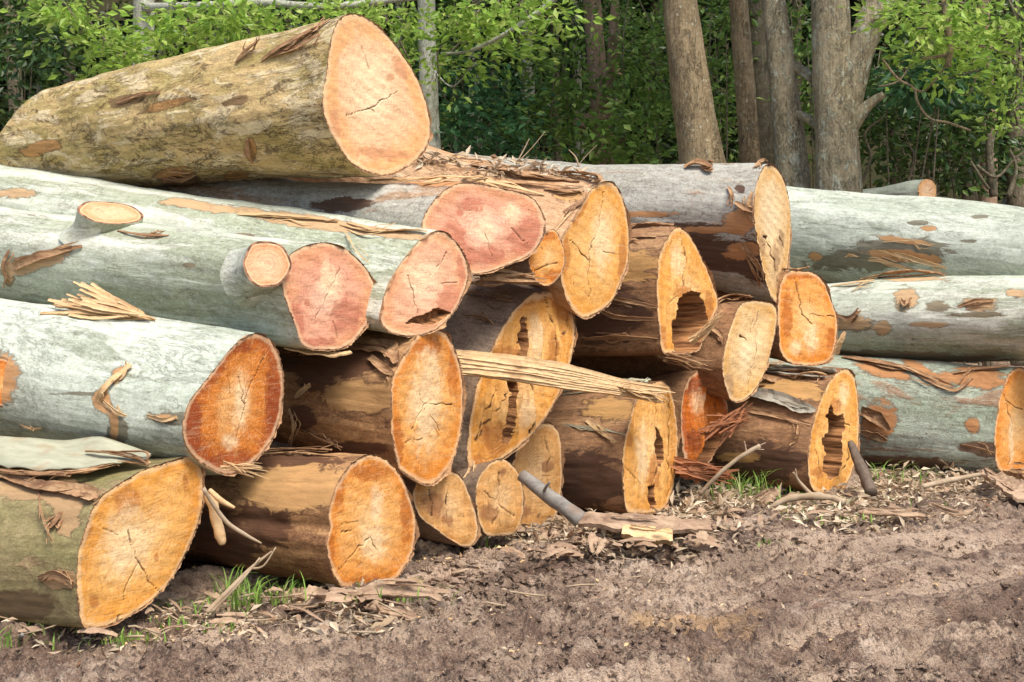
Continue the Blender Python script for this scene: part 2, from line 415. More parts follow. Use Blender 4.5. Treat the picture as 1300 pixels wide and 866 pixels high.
def make_log(key, label, poly, Y, th, phi, back, L, fmat, bmat, NA=256, NR=84, cracks=(), cav=None, cavd=.35, dark=(), pale=(), pa=(), pb=(),
             lump=.017, endcut=0, facerough=.003, ctr=None, tilt=0, beyond=None, smallname='felled_log', group='stacked eucalyptus logs', fibrous=0):
    poly = catmull(poly, 6)
    u, v = poly[:, 0], poly[:, 1]
    cu, cv = ctr if ctr else ((u.min() + u.max()) / 2, (v.min() + v.max()) / 2)
    C = P(cu, cv, Y)
    thr, ph = math.radians(th), math.radians(phi)
    ah = np.array([math.sin(thr), -math.cos(thr), 0]); nf = unit([math.sin(ph), -math.cos(ph), tilt])
    ub, vt, vb = back
    kb = (ub - 650) / F
    t = (C[0] - kb * C[1]) / (ah[0] + kb * (-ah[1]))
    Yb = C[1] - ah[1] * t
    zb = CH - ((vt + vb) / 2 - H0) / F * Yb; rb = (vb - vt) / 2 / F * Yb
    ax = unit([ah[0], ah[1], -(zb - C[2]) / t])
    e1 = unit(np.cross([0, 0, 1], ax)); e2 = np.cross(ax, e1)
    rays = np.stack([(u - 650) / F, np.ones(len(u)), -(v - H0) / F], -1)
    O = np.array([0, 0, CH]); s = ((C - O) @ nf) / (rays @ nf)
    Q = O + rays * s[:, None] - C
    xy = np.stack([Q @ e1, Q @ e2], -1)
    ang, R0 = ring_shape(xy, NA)
    jit = 1 + .014 * fbm(np.stack([np.cos(ang) * 9, np.sin(ang) * 9, np.full(NA, Y)], -1), 4, 3, .7)
    R0 = R0 * jit
    def shear(x, y): return -(x * (nf @ e1) + y * (nf @ e2)) / (nf @ ax)
    rm = R0.mean(); shape0 = R0 / rm
    ca, sa = np.cos(ang), np.sin(ang)
    # --- body
    nt_ = max(int(L / .03), 40)
    T = np.linspace(0, 1, nt_) ** 1.15 * L
    seed = int(Y * 100 + cu) % 997
    V = []
    for tt in T:
        rr = rm + (rb - rm) * min(tt / t, 1.25)
        if beyond is not None and tt > t: rr = rb + (beyond - rb) * min((tt - t) / max(L - t, .1), 1)
        k = sstep(0, 1.6, np.array(tt)) * .75
        R = rr * (shape0 * (1 - k) + k)
        x = R * ca; y = R * sa
        fade = max(0, 1 - tt / 1.2)
        w = shear(x, y) * fade
        ec = endcut * (y / max(rr, .01)) * sstep(L * .6, L, np.array(tt))
        V.append(np.stack([w - tt + ec, x, y], -1))
    V = np.array(V)
    # ragged lip of bark standing a little past the saw cut
    jl = np.maximum(0, fbm(np.stack([np.cos(ang) * 4, np.sin(ang) * 4, np.full(NA, Y * 3)], -1), 2, 31)) * .028 + np.maximum(0, fbm(np.stack([np.cos(ang) * 30, np.sin(ang) * 30, np.full(NA, Y)], -1), 3, 33, .8)) * .018
    lip = V[0].copy(); lip[:, 0] += jl; lip[:, 1:] *= (1.004 + jl * .25)[:, None]
    Lp = V.reshape(-1, 3)
    n = fbm(Lp * np.array([1.1, 2.5, 2.5]) + seed, 3, seed) * lump * 1.6 + fbm(Lp * np.array([5, 11, 11]) + seed, 3, seed + 5) * lump * .5
    n += fbm(Lp * np.array([8, 40, 40]) + seed, 2, seed + 9) * lump * .18
    n = n.reshape(nt_, NA) * sstep(0, .15, T)[:, None]
    V[:, :, 1] += n * ca; V[:, :, 2] += n * sa
    Lp = V.reshape(-1, 3)
    B = np.stack([ax, e1, e2], 1)
    W = Lp @ B.T + C
    # root matrix: frame at mid-length bottom
    org = C - ax * (L / 2) - e2 * rm
    Mx = Matrix(((ax[0], e1[0], e2[0], org[0]), (ax[1], e1[1], e2[1], org[1]), (ax[2], e1[2], e2[2], org[2]), (0, 0, 0, 1)))
    root = empty(smallname, Mx)
    tag(root, label, 'log', group)
    # patch attributes
    pu, pv = proj(W)
    nrm = (np.stack([np.zeros(NA), ca, sa], -1) @ B.T)[None].repeat(nt_, 0).reshape(-1, 3)
    front = ((O - W) * nrm).sum(1) > -.05
    att = {}
    for nm, lst in (('pa', pa), ('pb', pb)):
        a = np.full(len(W), -1.0)
        for pch in lst:
            uu, vv, ru, rv = pch[:4]; rot = math.radians(pch[4]) if len(pch) > 4 else 0
            dx, dy = pu - uu, pv - vv
            x2 = dx * math.cos(rot) + dy * math.sin(rot); y2 = -dx * math.sin(rot) + dy * math.cos(rot)
            a = np.maximum(a, 1.15 - np.sqrt((x2 / ru) ** 2 + (y2 / rv) ** 2) * .85)
        a[~front] = -1
        att[nm] = a
    fs = [grid_faces(nt_, NA)[:, ::-1]]
    last = (nt_ - 1) * NA; a_ = np.arange(NA); b_ = (a_ + 1) % NA
    Wc = np.vstack([W, W[last:].mean(0), lip @ B.T + C])
    li = len(W) + 1
    fs.append(np.stack([li + a_, li + b_, b_, a_], -1)[jl > .0012])
    fs.append(np.stack([np.full(NA, len(W)), last + a_, last + b_], -1))
    for k_ in att: att[k_] = np.concatenate([att[k_], [0], att[k_][:NA]])
    nlip = int((jl > .0012).sum()); nb = sum(len(f_) for f_ in fs)
    mi_ = np.zeros(nb); mi_[len(fs[0]):len(fs[0]) + nlip] = 1
    body = mesh('trunk', Wc, fs, [bmat, M['peel']], root, att, midx=mi_)
    # --- cut face
    rho = np.concatenate([np.linspace(0.02, .94, NR - 8, endpoint=False), np.linspace(.94, 1, 8)])
    X = rho[:, None] * R0 * ca; Yy = rho[:, None] * R0 * sa
    x, y = X.ravel(), Yy.ravel()
    w = shear(x, y)
    FW = np.stack([w, x, y], -1) @ B.T + C
    fu, fv = proj(FW)
    wob = vnoise(np.stack([fu * .13, fv * .13, np.zeros(len(fu))], -1), 5) * 2.2
    wob2 = vnoise(np.stack([fu * .13, fv * .13, np.ones(len(fu)) * 7], -1), 9) * 2.2
    cr = np.zeros(len(fu))
    for c in cracks:
        wd = c[0] * .42 * (.75 + .6 * vnoise(np.stack([fu * .13, fv * .13, np.ones(len(fu)) * 3], -1), 12)); wd = np.maximum(wd, .25)
        d = dseg(fu + wob, fv + wob2, c[1]); cr = np.maximum(cr, 1 - sstep(wd * .5, wd * 1.4, d))
    rc = np.random.default_rng(seed + 3); scl = F / Y * rm
    for k in range(1):
        a0 = rc.uniform(0, 6.28); r0_, r1_ = rc.uniform(.1, .6), rc.uniform(.6, .93); am = rc.uniform(-.15, .15)
        pl_ = []
        for fr in np.linspace(r0_, r1_, 4):
            aa = a0 + am * fr; ii = int((aa + math.pi) / 6.2832 * NA) % NA; kk = int(fr * (NR - 12)); jj = min(kk, NR - 1) * NA + ii
            pl_.append((fu[jj], fv[jj]))
        d = dseg(fu + wob * .6, fv + wob2 * .6, pl_); cr = np.maximum(cr, (1 - sstep(.1, .8, d)) * .5)
    dk = np.zeros(len(fu)); pl = np.zeros(len(fu))
    for lst, arr in ((dark, dk), (pale, pl)):
        for pch in lst:
            uu, vv, ru, rv = pch[:4]; rot = math.radians(pch[4]) if len(pch) > 4 else 0
            dx, dy = fu - uu, fv - vv
            x2 = dx * math.cos(rot) + dy * math.sin(rot); y2 = -dx * math.sin(rot) + dy * math.cos(rot)
            np.maximum(arr, np.exp(-((x2 / ru) ** 2 + (y2 / rv) ** 2)) , out=arr)
    cv_ = np.zeros(len(fu))
    jn = fbm(np.stack([fu * .12, fv * .12, np.zeros(len(fu))], -1), 3, 21) * 5
    rhoF = np.repeat(rho, NA)
    if cav:
        for c in cav:
            cc = inpoly(fu + jn * .6, fv + jn * .4, c); cv_[cc] = 1
        cv_ *= (rhoF < .985)
    f = w + facerough * (fbm(np.stack([x * 30, y * 30, w * 0], -1), 3, seed) + .8 * np.sin((y * .9 + x * .35) * 95 + 2 * fbm(np.stack([x * 5, y * 5, w * 0], -1), 2, 3))* .35)
    f += .010 * fbm(np.stack([x * 5, y * 5, w * 0], -1), 2, seed + 2) * (1 - rhoF ** 6)
    if fibrous: f += fibrous * fbm(np.stack([x * 45, y * 4, w * 0], -1), 4, seed + 7) * (1 - rhoF ** 8)
    f -= cr * .012
    f -= cv_ * (cavd * (.9 + .15 * fbm(np.stack([x * 6, y * 6, w * 0], -1), 2, 5)))
    f += np.where(rhoF > .975, -.006 * np.abs(vnoise(np.stack([ca, sa, ca * 0], -1).repeat(1, 0)[None].repeat(NR, 0).reshape(-1, 3) * 40, 8)), 0)
    FW = np.stack([f, x, y], -1) @ B.T + C
    FW = np.vstack([FW, FW[:NA].mean(0)])
    ff = [grid_faces(NR, NA), np.stack([np.full(NA, NR * NA), a_, b_], -1)]
    # boundary ring of the face = first ring of the body
    FW[(NR - 1) * NA:NR * NA] = W[:NA]
    rad = np.stack([np.tile(ca, NR), np.tile(sa, NR), rhoF], -1); rad = np.vstack([rad, [0, 0, 0]])
    ap = lambda z: np.append(z, z[0])
    cvv = np.append(cv_, cv_[0]) > .5
    mi = np.concatenate([cvv[f_].any(1).astype(int) for f_ in ff])
    mesh('cut_face', FW, ff, [fmat, M['hollow']], root, midx=mi, attrs={'rho': ap(rhoF), 'crack': ap(cr), 'dark': ap(dk), 'pale': ap(pl), 'cav': ap(cv_)}, vattrs={'rad': rad})
    LOGS[key] = dict(bmat=bmat, slope=(zb - C[2]) / t, root=root, W=W, n=nrm, pu=pu, pv=pv, front=front, ax=ax, C=C, e1=e1, e2=e2, r=rm, rb=rb, t=t, th=th, L=L, zb=zb)
    return root

def surf(key, u, v, lift=0):
    g = LOGS[key]; d = (g['pu'] - u) ** 2 + (g['pv'] - v) ** 2; d[~g['front']] = 1e12
    i = int(np.argmin(d)); return g['W'][i] + g['n'][i] * lift, g['n'][i]

def peel(key, pts, widths, mat='peel', lift=(.01, .03), curl=.4, thick=.006, name='bark_strip', seed=0):
    """strip of bark on a log through photo pixels"""
    ws, ns = [], []
    for k, (u, v) in enumerate(pts):
        l = np.interp(k / max(len(pts) - 1, 1), np.linspace(0, 1, len(lift)), lift)
        p, n = surf(key, u, v, l); ws.append(p); ns.append(n)
    V, f = ribbon_np(ws, widths, np.array(ns), thick, curl, .25, seed)
    return V, f

def add_peels(key, lst, mat='peel', name='bark_strip'):
    r = np.random.default_rng(len(lst) * 7 + len(key) + abs(int(lst[0][0][0][0])))
    for k, (pts, widths, lift, curl) in enumerate(lst):
        ps = [peel(key, pts, [w * .7 for w in widths], lift=lift, curl=curl, seed=k * 7 + len(key), thick=.004)]
        P0 = np.array(pts, float)
        for q_ in range(4):
            a, b_ = sorted(r.uniform(0, 1, 2)); b_ = min(1, max(b_, a + .35)); t_ = np.linspace(a, b_, 4); kk = np.linspace(0, 1, len(P0))
            off = r.normal(0, 1, 2) * np.array([3, 1.6 + max(widths) * 22])
            pp = [(np.interp(x, kk, P0[:, 0]) + off[0], np.interp(x, kk, P0[:, 1]) + off[1] + r.normal(0, 1.2)) for x in t_]
            w = max(widths) * r.uniform(.12, .4)
            ps.append(peel(key, pp, [w * .4, w, w * .8, w * .1], lift=(lift[0], lift[0] + .012, lift[-1] + r.uniform(0, .025)), curl=curl, seed=int(r.integers(999)), thick=.003))
        V, f = join(ps)
        mesh(name, V, f, M[mat], LOGS[key]['root'], smooth=False)

def stub(key, u, v, R, length, direc, fmat, squash=1.0, bmat=None, rot=0):
    g = LOGS[key]; p, n = surf(key, u, v)
    d = unit(direc); e1 = unit(np.cross([0, 0, 1], d)); e2 = np.cross(d, e1)
    c_, s_ = math.cos(rot), math.sin(rot); e1, e2 = e1 * c_ + e2 * s_, -e1 * s_ + e2 * c_
    NA = 64; a = np.arange(NA) / NA * 2 * math.pi
    irr = 1 + .10 * vnoise(np.stack([np.cos(a) * 1.7, np.sin(a) * 1.7, a * 0 + u], -1), 4)
    V = []; ks = np.linspace(0, 1, 14)
    for k in ks:
        fl = 1 + .42 * (1 - k) ** 3
        V.append(p + d * (length * k - .12 * (1 - k)) + (R * fl * irr * np.cos(a))[:, None] * e1 + (R * squash * fl * irr * np.sin(a))[:, None] * e2)
    V = np.array(V).reshape(-1, 3)
    o = mesh('branch_stub', V, grid_faces(14, NA), bmat or g['bmat'], g['root'], {'pa': np.full(len(V), -1.), 'pb': np.full(len(V), -1.)})
    NR = 14; rho = np.linspace(.02, 1, NR); top = p + d * length
    X = top + (rho[:, None] * R * irr * np.cos(a)).ravel()[:, None] * e1 + (rho[:, None] * R * squash * irr * np.sin(a)).ravel()[:, None] * e2
    rhoF = np.repeat(rho, NA)
    X += d * (.004 * fbm(X * 30, 2, 3) * (1 - rhoF ** 6))[:, None]
    X = np.vstack([X, X[:NA].mean(0)]); z = np.zeros(len(X))
    rad = np.vstack([np.stack([np.tile(np.cos(a), NR), np.tile(np.sin(a), NR), rhoF], -1), [0, 0, 0]])
    ai = np.arange(NA)
    mesh('cut_face', X, [grid_faces(NR, NA), np.stack([np.full(NA, NR * NA), ai, (ai + 1) % NA], -1)], fmat, o,
         {'rho': np.append(rhoF, 0) * 1.08, 'crack': z, 'dark': z, 'pale': z, 'cav': z}, {'rad': rad})

#LOGDEFS
make_log('T', 'huge mottled tan and olive log on top of the pile with peach cut face',
    [(443,17),(460,20),(480,33),(498,52),(515,75),(530,100),(541,130),(547,160),(545,180),(535,198),(518,212),(500,221),(480,223),(460,217),(445,207),(432,190),(420,168),(412,150),(409,130),(412,105),(416,75),(420,50),(428,28)],
    7.85, 60, 57, (100, 104, 236), 2.72, M['f_peach'], M['b_mottle'], lump=.028, endcut=.30,
    cracks=[(1.6, [(441,147),(458,141),(470,138),(486,127),(504,116)]), (1.2, [(470,138),(476,141)])],
    dark=[(495,98,7,7),(485,195,45,9,5),(520,72,8,30,-30),(425,165,8,30),(508,88,8,20,-30)], pale=[(468,100,22,26),(470,100,36,50)],
    pa=[(222,222,26,9,-5),(318,192,7,18),(300,224,16,7),(50,190,30,8,-15),(215,132,34,6,-15)], pb=[(235,232,28,9),(165,128,22,7,-10),(300,128,18,6,-15),(390,243,90,16,-12),(250,250,110,10,5)])
make_log('C2', 'long pale gum log under the big top log, peach face right of the pink one',
    [(560,293),(580,308),(592,330),(595,350),(588,375),(575,398),(552,420),(520,428),(495,422),(482,408),(484,388),(493,360),(508,335),(526,312),(543,297)],
    7.36, 60, 44, (0, 207, 335), 4.4, M['f_salmon'], M['b_white'],
    cracks=[(1.3, [(518,350),(524,375),(531,398)]), (1, [(568,320),(560,332),(556,340)])], dark=[(575,380,20,20),(588,340,8,30)], pale=[(535,350,30,30)],
    cav=[[(512,410),(556,391),(575,399),(545,412)]], cavd=.07, pa=[(400,282,130,9,8),(260,262,60,7,8),(20,245,30,7),(500,290,50,6,8)], pb=[(310,300,20,4),(205,296,22,5)])
make_log('C1', 'pale green grey gum log with two sawn branch stubs and a pink cut face',
    [(415,308),(440,317),(460,335),(473,355),(476,380),(470,405),(455,428),(435,443),(410,445),(385,440),(375,415),(365,390),(358,365),(357,340),(367,324),(388,312)],
    7.02, 60, 46, (0, 263, 381), 3.8, M['f_pink'], M['b_white'],
    cracks=[(1, [(430,340),(415,375),(400,405)])], dark=[(440,400,24,30),(375,410,14,30),(400,435,30,8),(390,385,4,5)], pale=[(412,350,9,26,10),(420,360,18,30)],
    pa=[(50,332,42,10,-15),(10,345,6,14)], pb=[(12,355,6,12),(190,300,26,5),(240,337,10,4)], lump=.016)
make_log('A', 'smooth pale blue grey log with a deep red orange cut face at the left',
    [(325,423),(340,428),(352,445),(359,470),(360,500),(356,530),(345,560),(325,585),(305,600),(285,603),(262,593),(240,575),(232,555),(232,535),(240,510),(255,490),(275,465),(295,440),(310,427)],
    6.64, 60, 58, (0, 378, 554), 3.6, M['f_deep'], M['b_grey'],
    cracks=[(1.2, [(303,480),(312,515)]), (1, [(340,440),(318,490),(305,540),(300,560)])], dark=[(290,590,40,22),(345,515,12,50),(245,545,12,40),(270,460,14,30,35),(300,440,30,10)], pale=[(292,560,16,14),(306,510,14,50)],
    pa=[(150,475,16,9,-45),(130,508,12,16),(0,485,26,34),(208,530,16,6),(145,540,5,20)], pb=[(215,530,30,10),(150,548,14,22),(100,500,50,3)])
make_log('B1', 'fat olive green log on the ground at far left with a broad amber face',
    [(252,583),(258,600),(258,640),(250,670),(235,705),(215,740),(190,765),(160,785),(130,797),(105,795),(98,770),(97,740),(98,710),(102,690),(110,665),(116,648),(127,632),(150,615),(175,600),(200,590),(225,583),(243,578)],
    6.19, 60, 60, (0, 588, 778), 3.0, M['f_amber'], M['b_olive'],
    cracks=[(1.7, [(163,672),(172,705),(190,735),(205,755)]), (1, [(176,712),(162,745),(150,790)])], dark=[(160,635,22,20),(235,612,5,12),(120,765,8,10),(155,712,3,4),(198,708,3,7),(110,660,10,30)], pale=[(160,690,40,60)],
    pa=[(60,625,70,14,5),(85,640,20,40),(80,735,20,12)], pb=[(25,770,50,20),(80,650,8,30),(40,610,80,6,5)])
make_log('B2', 'brown barkless log on the ground with an orange heart, the nearest but one in front',
    [(470,577),(490,583),(508,603),(520,630),(528,660),(527,690),(518,715),(500,738),(480,748),(450,749),(430,742),(420,725),(415,705),(413,690),(418,670),(417,650),(425,620),(440,595),(455,582)],
    6.89, 60, 60, (290, 575, 722), 2.9, M['f_orange'], M['b_brown'],
    cracks=[(1.2, [(468,685),(450,700),(432,722)]), (1.1, [(470,684),(480,700)]), (1.4, [(426,677),(436,676),(446,674)])], dark=[(470,600,30,14),(515,650,10,40),(430,620,10,30),(470,740,40,12),(420,700,5,30)], pale=[(478,640,10,34),(475,690,25,30)],
    pa=[(400,620,90,30)], pb=[(335,662,40,36),(360,585,90,9),(280,690,60,50)])
make_log('F', 'brown second layer log with tall oval orange face and pale starry cracked heart',
    [(550,415),(568,425),(580,450),(587,480),(588,515),(585,550),(575,585),(560,607),(545,617),(525,610),(508,597),(500,575),(496,545),(495,510),(497,485),(505,465),(512,450),(522,435),(535,420)],
    7.4, 60, 60, (380, 428, 565), 2.9, M['f_orange'], M['b_brown'],
    cracks=[(1.2, [(540,512),(558,512),(578,514)]), (1.2, [(539,514),(530,530),(524,543)]), (1.0, [(539,512),(531,500)]), (1.0, [(546,530),(560,546)]), (1, [(515,560),(535,558)])],
    pale=[(545,470,20,40),(538,520,18,60),(540,515,28,80)], dark=[(545,440,24,14),(505,560,8,40),(575,470,8,40)],
    pa=[(470,505,60,22)], pb=[(430,460,70,22),(400,480,30,20),(385,530,20,20),(440,570,60,10),(420,430,40,12)])
make_log('G', 'pinkish red faced log lying crosswise beneath the big top log',
    [(588,232),(612,234),(640,240),(670,248),(685,262),(692,280),(690,300),(680,318),(665,328),(645,337),(620,346),(600,348),(575,340),(550,322),(537,300),(536,280),(545,262),(558,246),(573,236)],
    7.75, 58, 28, (440, 228, 318), 3.0, M['f_pink'], M['b_greytop'],
    dark=[(670,300,30,30),(600,260,18,10),(575,300,20,20),(585,270,5,5),(610,325,40,14),(560,320,20,16)], pale=[(615,290,16,26),(650,270,14,20)], cracks=[(1, [(648,290),(668,310)])], pb=[(440,260,40,10)], pa=[(560,232,40,5)])
make_log('I', 'small log end wedged beside the tall amber face, dark orange and half hidden',
    [(690,297),(704,292),(716,318),(714,345),(698,362),(684,360),(675,348),(670,330),(677,308)],
    8.1, 60, 50, (640, 312, 356), .4, M['f_orange'], M['b_dusty'], NA=96, NR=30,
    cracks=[(1.2, [(676,345),(690,338),(708,334)])], dark=[(690,300,20,8),(705,350,20,10)], smallname='felled_log')
make_log('H', 'bark stripped log behind the pink faced one with tall smooth amber cut face',
    [(765,230),(780,233),(790,250),(797,275),(799,305),(797,335),(788,360),(775,385),(755,400),(740,404),(728,395),(717,375),(711,350),(710,320),(713,300),(722,285),(735,265),(748,243)],
    8.55, 61, 56, (600, 202, 322), 2.4, M['f_amber'], M['b_shred'],
    cracks=[(1.2, [(768,245),(760,285),(747,320),(748,380)]), (1.2, [(724,305),(735,315),(746,330)])], dark=[(735,270,7,22,30),(718,320,7,30),(790,330,6,50)], pale=[(765,300,20,50)],
    pa=[(740,250,40,6)], pb=[(640,215,60,4)])
make_log('J', 'high grey barked log with a narrow upright pale cut face streaked with grey stains',
    [(975,208),(990,218),(1000,245),(1004,275),(1003,310),(998,350),(991,378),(984,384),(976,370),(968,340),(960,300),(957,270),(959,240),(966,218)],
    9.92, 61, 61, (790, 214, 335), 3.3, M['f_pale'], M['b_greytop'],
    cracks=[(1.8, [(972,300),(980,320),(983,345)]), (1.4, [(990,300),(994,316)]), (1.2, [(985,350),(990,372)])], dark=[(985,330,5,24),(968,310,5,16),(990,360,7,20),(992,305,5,14)], pale=[(978,260,16,50)],
    pa=[(940,282,26,18,-20),(945,318,28,12),(815,272,50,4),(900,292,40,5)], pb=[(905,318,80,26,14),(860,290,90,8),(960,330,30,40),(940,240,8,6)])
make_log('K', 'weathered brown log with a deep hollow eaten into the lower half of its face',
    [(860,288),(875,298),(890,325),(903,355),(912,385),(905,405),(893,430),(885,445),(862,449),(842,448),(837,420),(834,380),(834,345),(838,320),(848,300)],
    9.25, 60, 52, (745, 300, 452), 3.0, M['f_amber'], M['b_dark'],
    cav=[[(860,385),(866,373),(876,368),(887,371),(895,386),(898,406),(894,430),(886,452),(858,452),(854,420)]], cavd=.5, fibrous=.02,
    cracks=[(1.2, [(866,295),(870,330),(868,365)])], dark=[(900,395,10,30),(870,372,16,10),(840,430,8,20)], pale=[(860,330,12,30)], pa=[(800,330,50,16),(790,350,50,8)], pb=[(760,400,60,50)])
make_log('L', 'small upright oval log end between the hollow log and the plain orange one',
    [(945,383),(965,382),(984,388),(986,410),(980,440),(970,475),(955,500),(940,510),(928,508),(920,490),(916,465),(920,440),(928,415),(935,395)],
    9.6, 58, 48, (880, 394, 490), 2.6, M['f_pale'], M['b_dark'], cracks=[(2, [(940,425),(947,433)]), (1.1, [(962,395),(958,450),(950,500)])], dark=[(925,490,10,20)], pale=[(945,450,10,40)])
make_log('M', 'squarish orange log end standing just right of the narrow pale faced log',
    [(1000,345),(1018,344),(1034,347),(1046,358),(1055,380),(1063,405),(1062,430),(1055,455),(1042,464),(1012,464),(996,456),(989,440),(987,400),(990,365)],
    10.2, 54, 40, (975, 350, 455), 2.8, M['f_orange'], M['b_dark'], cracks=[(2, [(1008,352),(1015,375),(1014,392),(1024,405),(1030,412)]), (1.1, [(1025,400),(1060,402)])], dark=[(1018,350,30,5),(1000,400,8,40),(1055,430,8,20)], pale=[(1030,430,12,26),(1010,440,10,14)], fibrous=.012)
make_log('N', 'very large split and rotten log end leaning in the middle of the pile',
    [(690,370),(710,372),(725,390),(731,415),(728,445),(718,480),(705,510),(690,535),(670,558),(650,575),(625,592),(607,606),(596,600),(593,570),(597,530),(605,490),(618,455),(635,420),(655,390),(672,375)],
    8.2, 58, 40, (560, 366, 575), 2.6, M['f_amber'], M['b_dusty'], fibrous=.035,
    cav=[[(662,404),(668,404),(667,440),(668,455),(656,455),(658,430)], [(643,484),(658,485),(657,498),(654,525),(648,562),(640,562),(645,520),(648,500)]], cavd=.07,
    cracks=[(2.2, [(692,372),(698,400),(702,430),(703,465)]), (1.5, [(645,500),(622,530),(610,560)]), (1.2, [(725,395),(712,430)]), (2.6, [(630,495),(620,520),(606,560)]), (2.2, [(672,455),(680,520),(672,550)])],
    dark=[(668,382,30,9,-30),(714,388,14,26,-15),(690,376,20,8),(628,460,8,30,20),(605,590,12,20),(650,450,20,12),(630,560,20,30),(700,440,6,40)], pale=[(680,430,14,40),(670,520,16,30)])
make_log('B3', 'low grey brown weathered stump end tucked between the front orange logs',
    [(540,600),(570,597),(585,605),(597,630),(606,660),(605,685),(594,695),(575,688),(550,670),(532,655),(524,630),(528,612)],
    7.62, 60, 40, (480, 610, 672), 1.8, M['f_tan'], M['b_dusty'], NA=120, NR=36, fibrous=.02, cracks=[(2, [(545,620),(548,655)]), (2.4, [(566,625),(568,660)])], dark=[(550,640,16,20),(570,660,10,10)])
make_log('B4', 'small cracked tan log end on the ground under the split log, left of its twin',
    [(636,582),(650,590),(660,605),(665,630),(663,655),(655,676),(635,680),(615,678),(606,655),(603,630),(608,605),(620,590)],
    7.9, 60, 44, (580, 600, 665), 1.7, M['f_tan'], M['b_dusty'], NA=120, NR=36, fibrous=.014, cracks=[(1.4, [(632,600),(636,640),(625,665)]), (1.4, [(636,640),(655,660)]), (1.1, [(636,640),(615,625)])], dark=[(638,600,5,8),(620,650,16,12)])
make_log('B5', 'half hidden cracked tan log end behind the grey fallen branch',
    [(690,537),(703,540),(711,555),(714,585),(713,620),(708,650),(698,670),(680,674),(660,672),(648,650),(645,615),(652,580),(668,552)],
    8.5, 60, 46, (620, 560, 660), 2.0, M['f_tan'], M['b_dusty'], NA=120, NR=40, fibrous=.014, cracks=[(1.6, [(690,545),(700,580),(693,600),(703,640)]), (1.2, [(670,600),(690,625),(705,665)])], dark=[(695,592,10,8),(660,650,20,12)])
make_log('B6', 'dark brown ground log with a tall orange face split by a narrow black slot',
    [(845,485),(854,503),(860,540),(860,580),(856,615),(848,640),(836,651),(812,653),(795,648),(790,620),(790,590),(793,560),(800,530),(806,510),(816,494),(830,485)],
    8.94, 60, 60, (710, 492, 646), 2.8, M['f_amber'], M['b_dark'], fibrous=.012,
    cav=[[(833,543),(840,552),(842,575),(838,594),(834,588),(831,562)], [(824,618),(832,616),(833,642),(825,646)]], cavd=.2,
    cracks=[(2, [(834,500),(832,545)]), (2.2, [(835,590),(829,615),(830,645)]), (1.2, [(848,500),(850,560),(847,630)]), (1, [(790,590),(812,615)])], dark=[(830,600,8,30),(800,560,5,10)], pale=[(815,580,10,50)],
    pa=[(775,520,40,16,5)], pb=[(740,610,60,40)])
make_log('B7', 'rotten bright orange log end crumbling open between two larger logs',
    [(895,467),(908,482),(918,500),(924,520),(920,545),(910,570),(895,592),(882,604),(870,590),(865,560),(864,530),(866,505),(872,485),(882,472)],
    9.55, 60, 46, (840, 490, 590), 2.0, M['f_rot'], M['b_dark'], fibrous=.05, cav=[[(897,540),(905,548),(922,530),(925,570),(905,605),(885,610),(888,575),(893,555)]], cavd=.3,
    cracks=[(1.6, [(900,475),(908,500),(905,530)])], dark=[(880,560,10,20),(880,490,10,12)], pale=[(885,510,8,20)])
make_log('B8', 'ground log with loose grey bark slabs, its face hollowed by a ragged brown cavity',
    [(1072,468),(1083,475),(1089,500),(1091,540),(1088,575),(1080,605),(1068,624),(1047,628),(1030,620),(1025,590),(1027,560),(1033,535),(1043,505),(1056,480)],
    9.76, 57, 50, (925, 474, 600), 2.8, M['f_amber'], M['b_dark'], fibrous=.02,
    cav=[[(1053,514),(1061,528),(1070,526),(1072,545),(1068,560),(1070,580),(1063,603),(1052,609),(1046,598),(1048,575),(1044,560),(1051,545),(1048,528)]], cavd=.3,
    cracks=[(1.6, [(1070,535),(1080,540),(1078,580),(1070,600)]), (1.2, [(1035,560),(1040,600)])], dark=[(1040,600,10,10),(1060,515,10,10)], pale=[(1070,500,10,20)],
    pa=[(1000,495,60,14,8),(940,580,30,8)], pb=[(960,590,60,30)])
make_log('B9', 'mint green peeling log on the ground at right, orange face cut off by the frame',
    [(1295,466),(1310,474),(1319,500),(1321,535),(1315,575),(1300,597),(1275,601),(1265,590),(1262,560),(1265,530),(1270,500),(1281,474)],
    10.67, 54, 45, (1090, 452, 590), 2.6, M['f_orange'], M['b_teal'],
    cracks=[(1.8, [(1278,507),(1290,516),(1300,518)]), (1.3, [(1275,500),(1284,540),(1280,590)])], dark=[(1275,480,10,10)], pale=[(1284,560,6,40)],
    pa=[(1230,480,60,9,4),(1120,470,40,9,10),(1180,475,40,7,30),(1115,535,20,26),(1235,540,10,10),(1240,480,40,14)], pb=[(1110,545,22,20),(1250,570,40,12),(1150,590,100,12,4)])
def circ(cu, cv, w, h): return [(cu + w * math.cos(a), cv + h * math.sin(a)) for a in np.linspace(0, 2 * math.pi, 16, endpoint=False)]
make_log('R2', 'whitish speckled gum log in the middle layer at the right edge of the pile',
    circ(1385, 404, 22, 58), 10.6, 54, 54, (1060, 358, 455), 4.0, M['f_orange'], M['b_white'],
    pa=[(1150,350,50,8,3),(1150,376,16,14),(1245,386,26,8),(1080,410,26,9),(1180,412,26,4),(1120,417,12,8),(1290,372,14,6)], pb=[(1080,412,34,10),(1190,390,16,8),(1145,388,10,10),(1160,455,150,9,2),(1240,400,40,4)])
make_log('R3', 'long silvery green gum log lying highest on the right, in front of the trees',
    circ(1400, 338, 24, 64), 11.2, 54, 54, (1000, 235, 352), 5.2, M['f_orange'], M['b_grey'],
    pa=[(1145,305,40,4,8),(1150,325,50,7,6),(1035,325,9,5),(1180,290,10,3)], pb=[(1150,315,70,16,4),(1245,275,14,3),(1165,283,14,3),(1090,330,60,16,-6),(1230,306,14,3)])
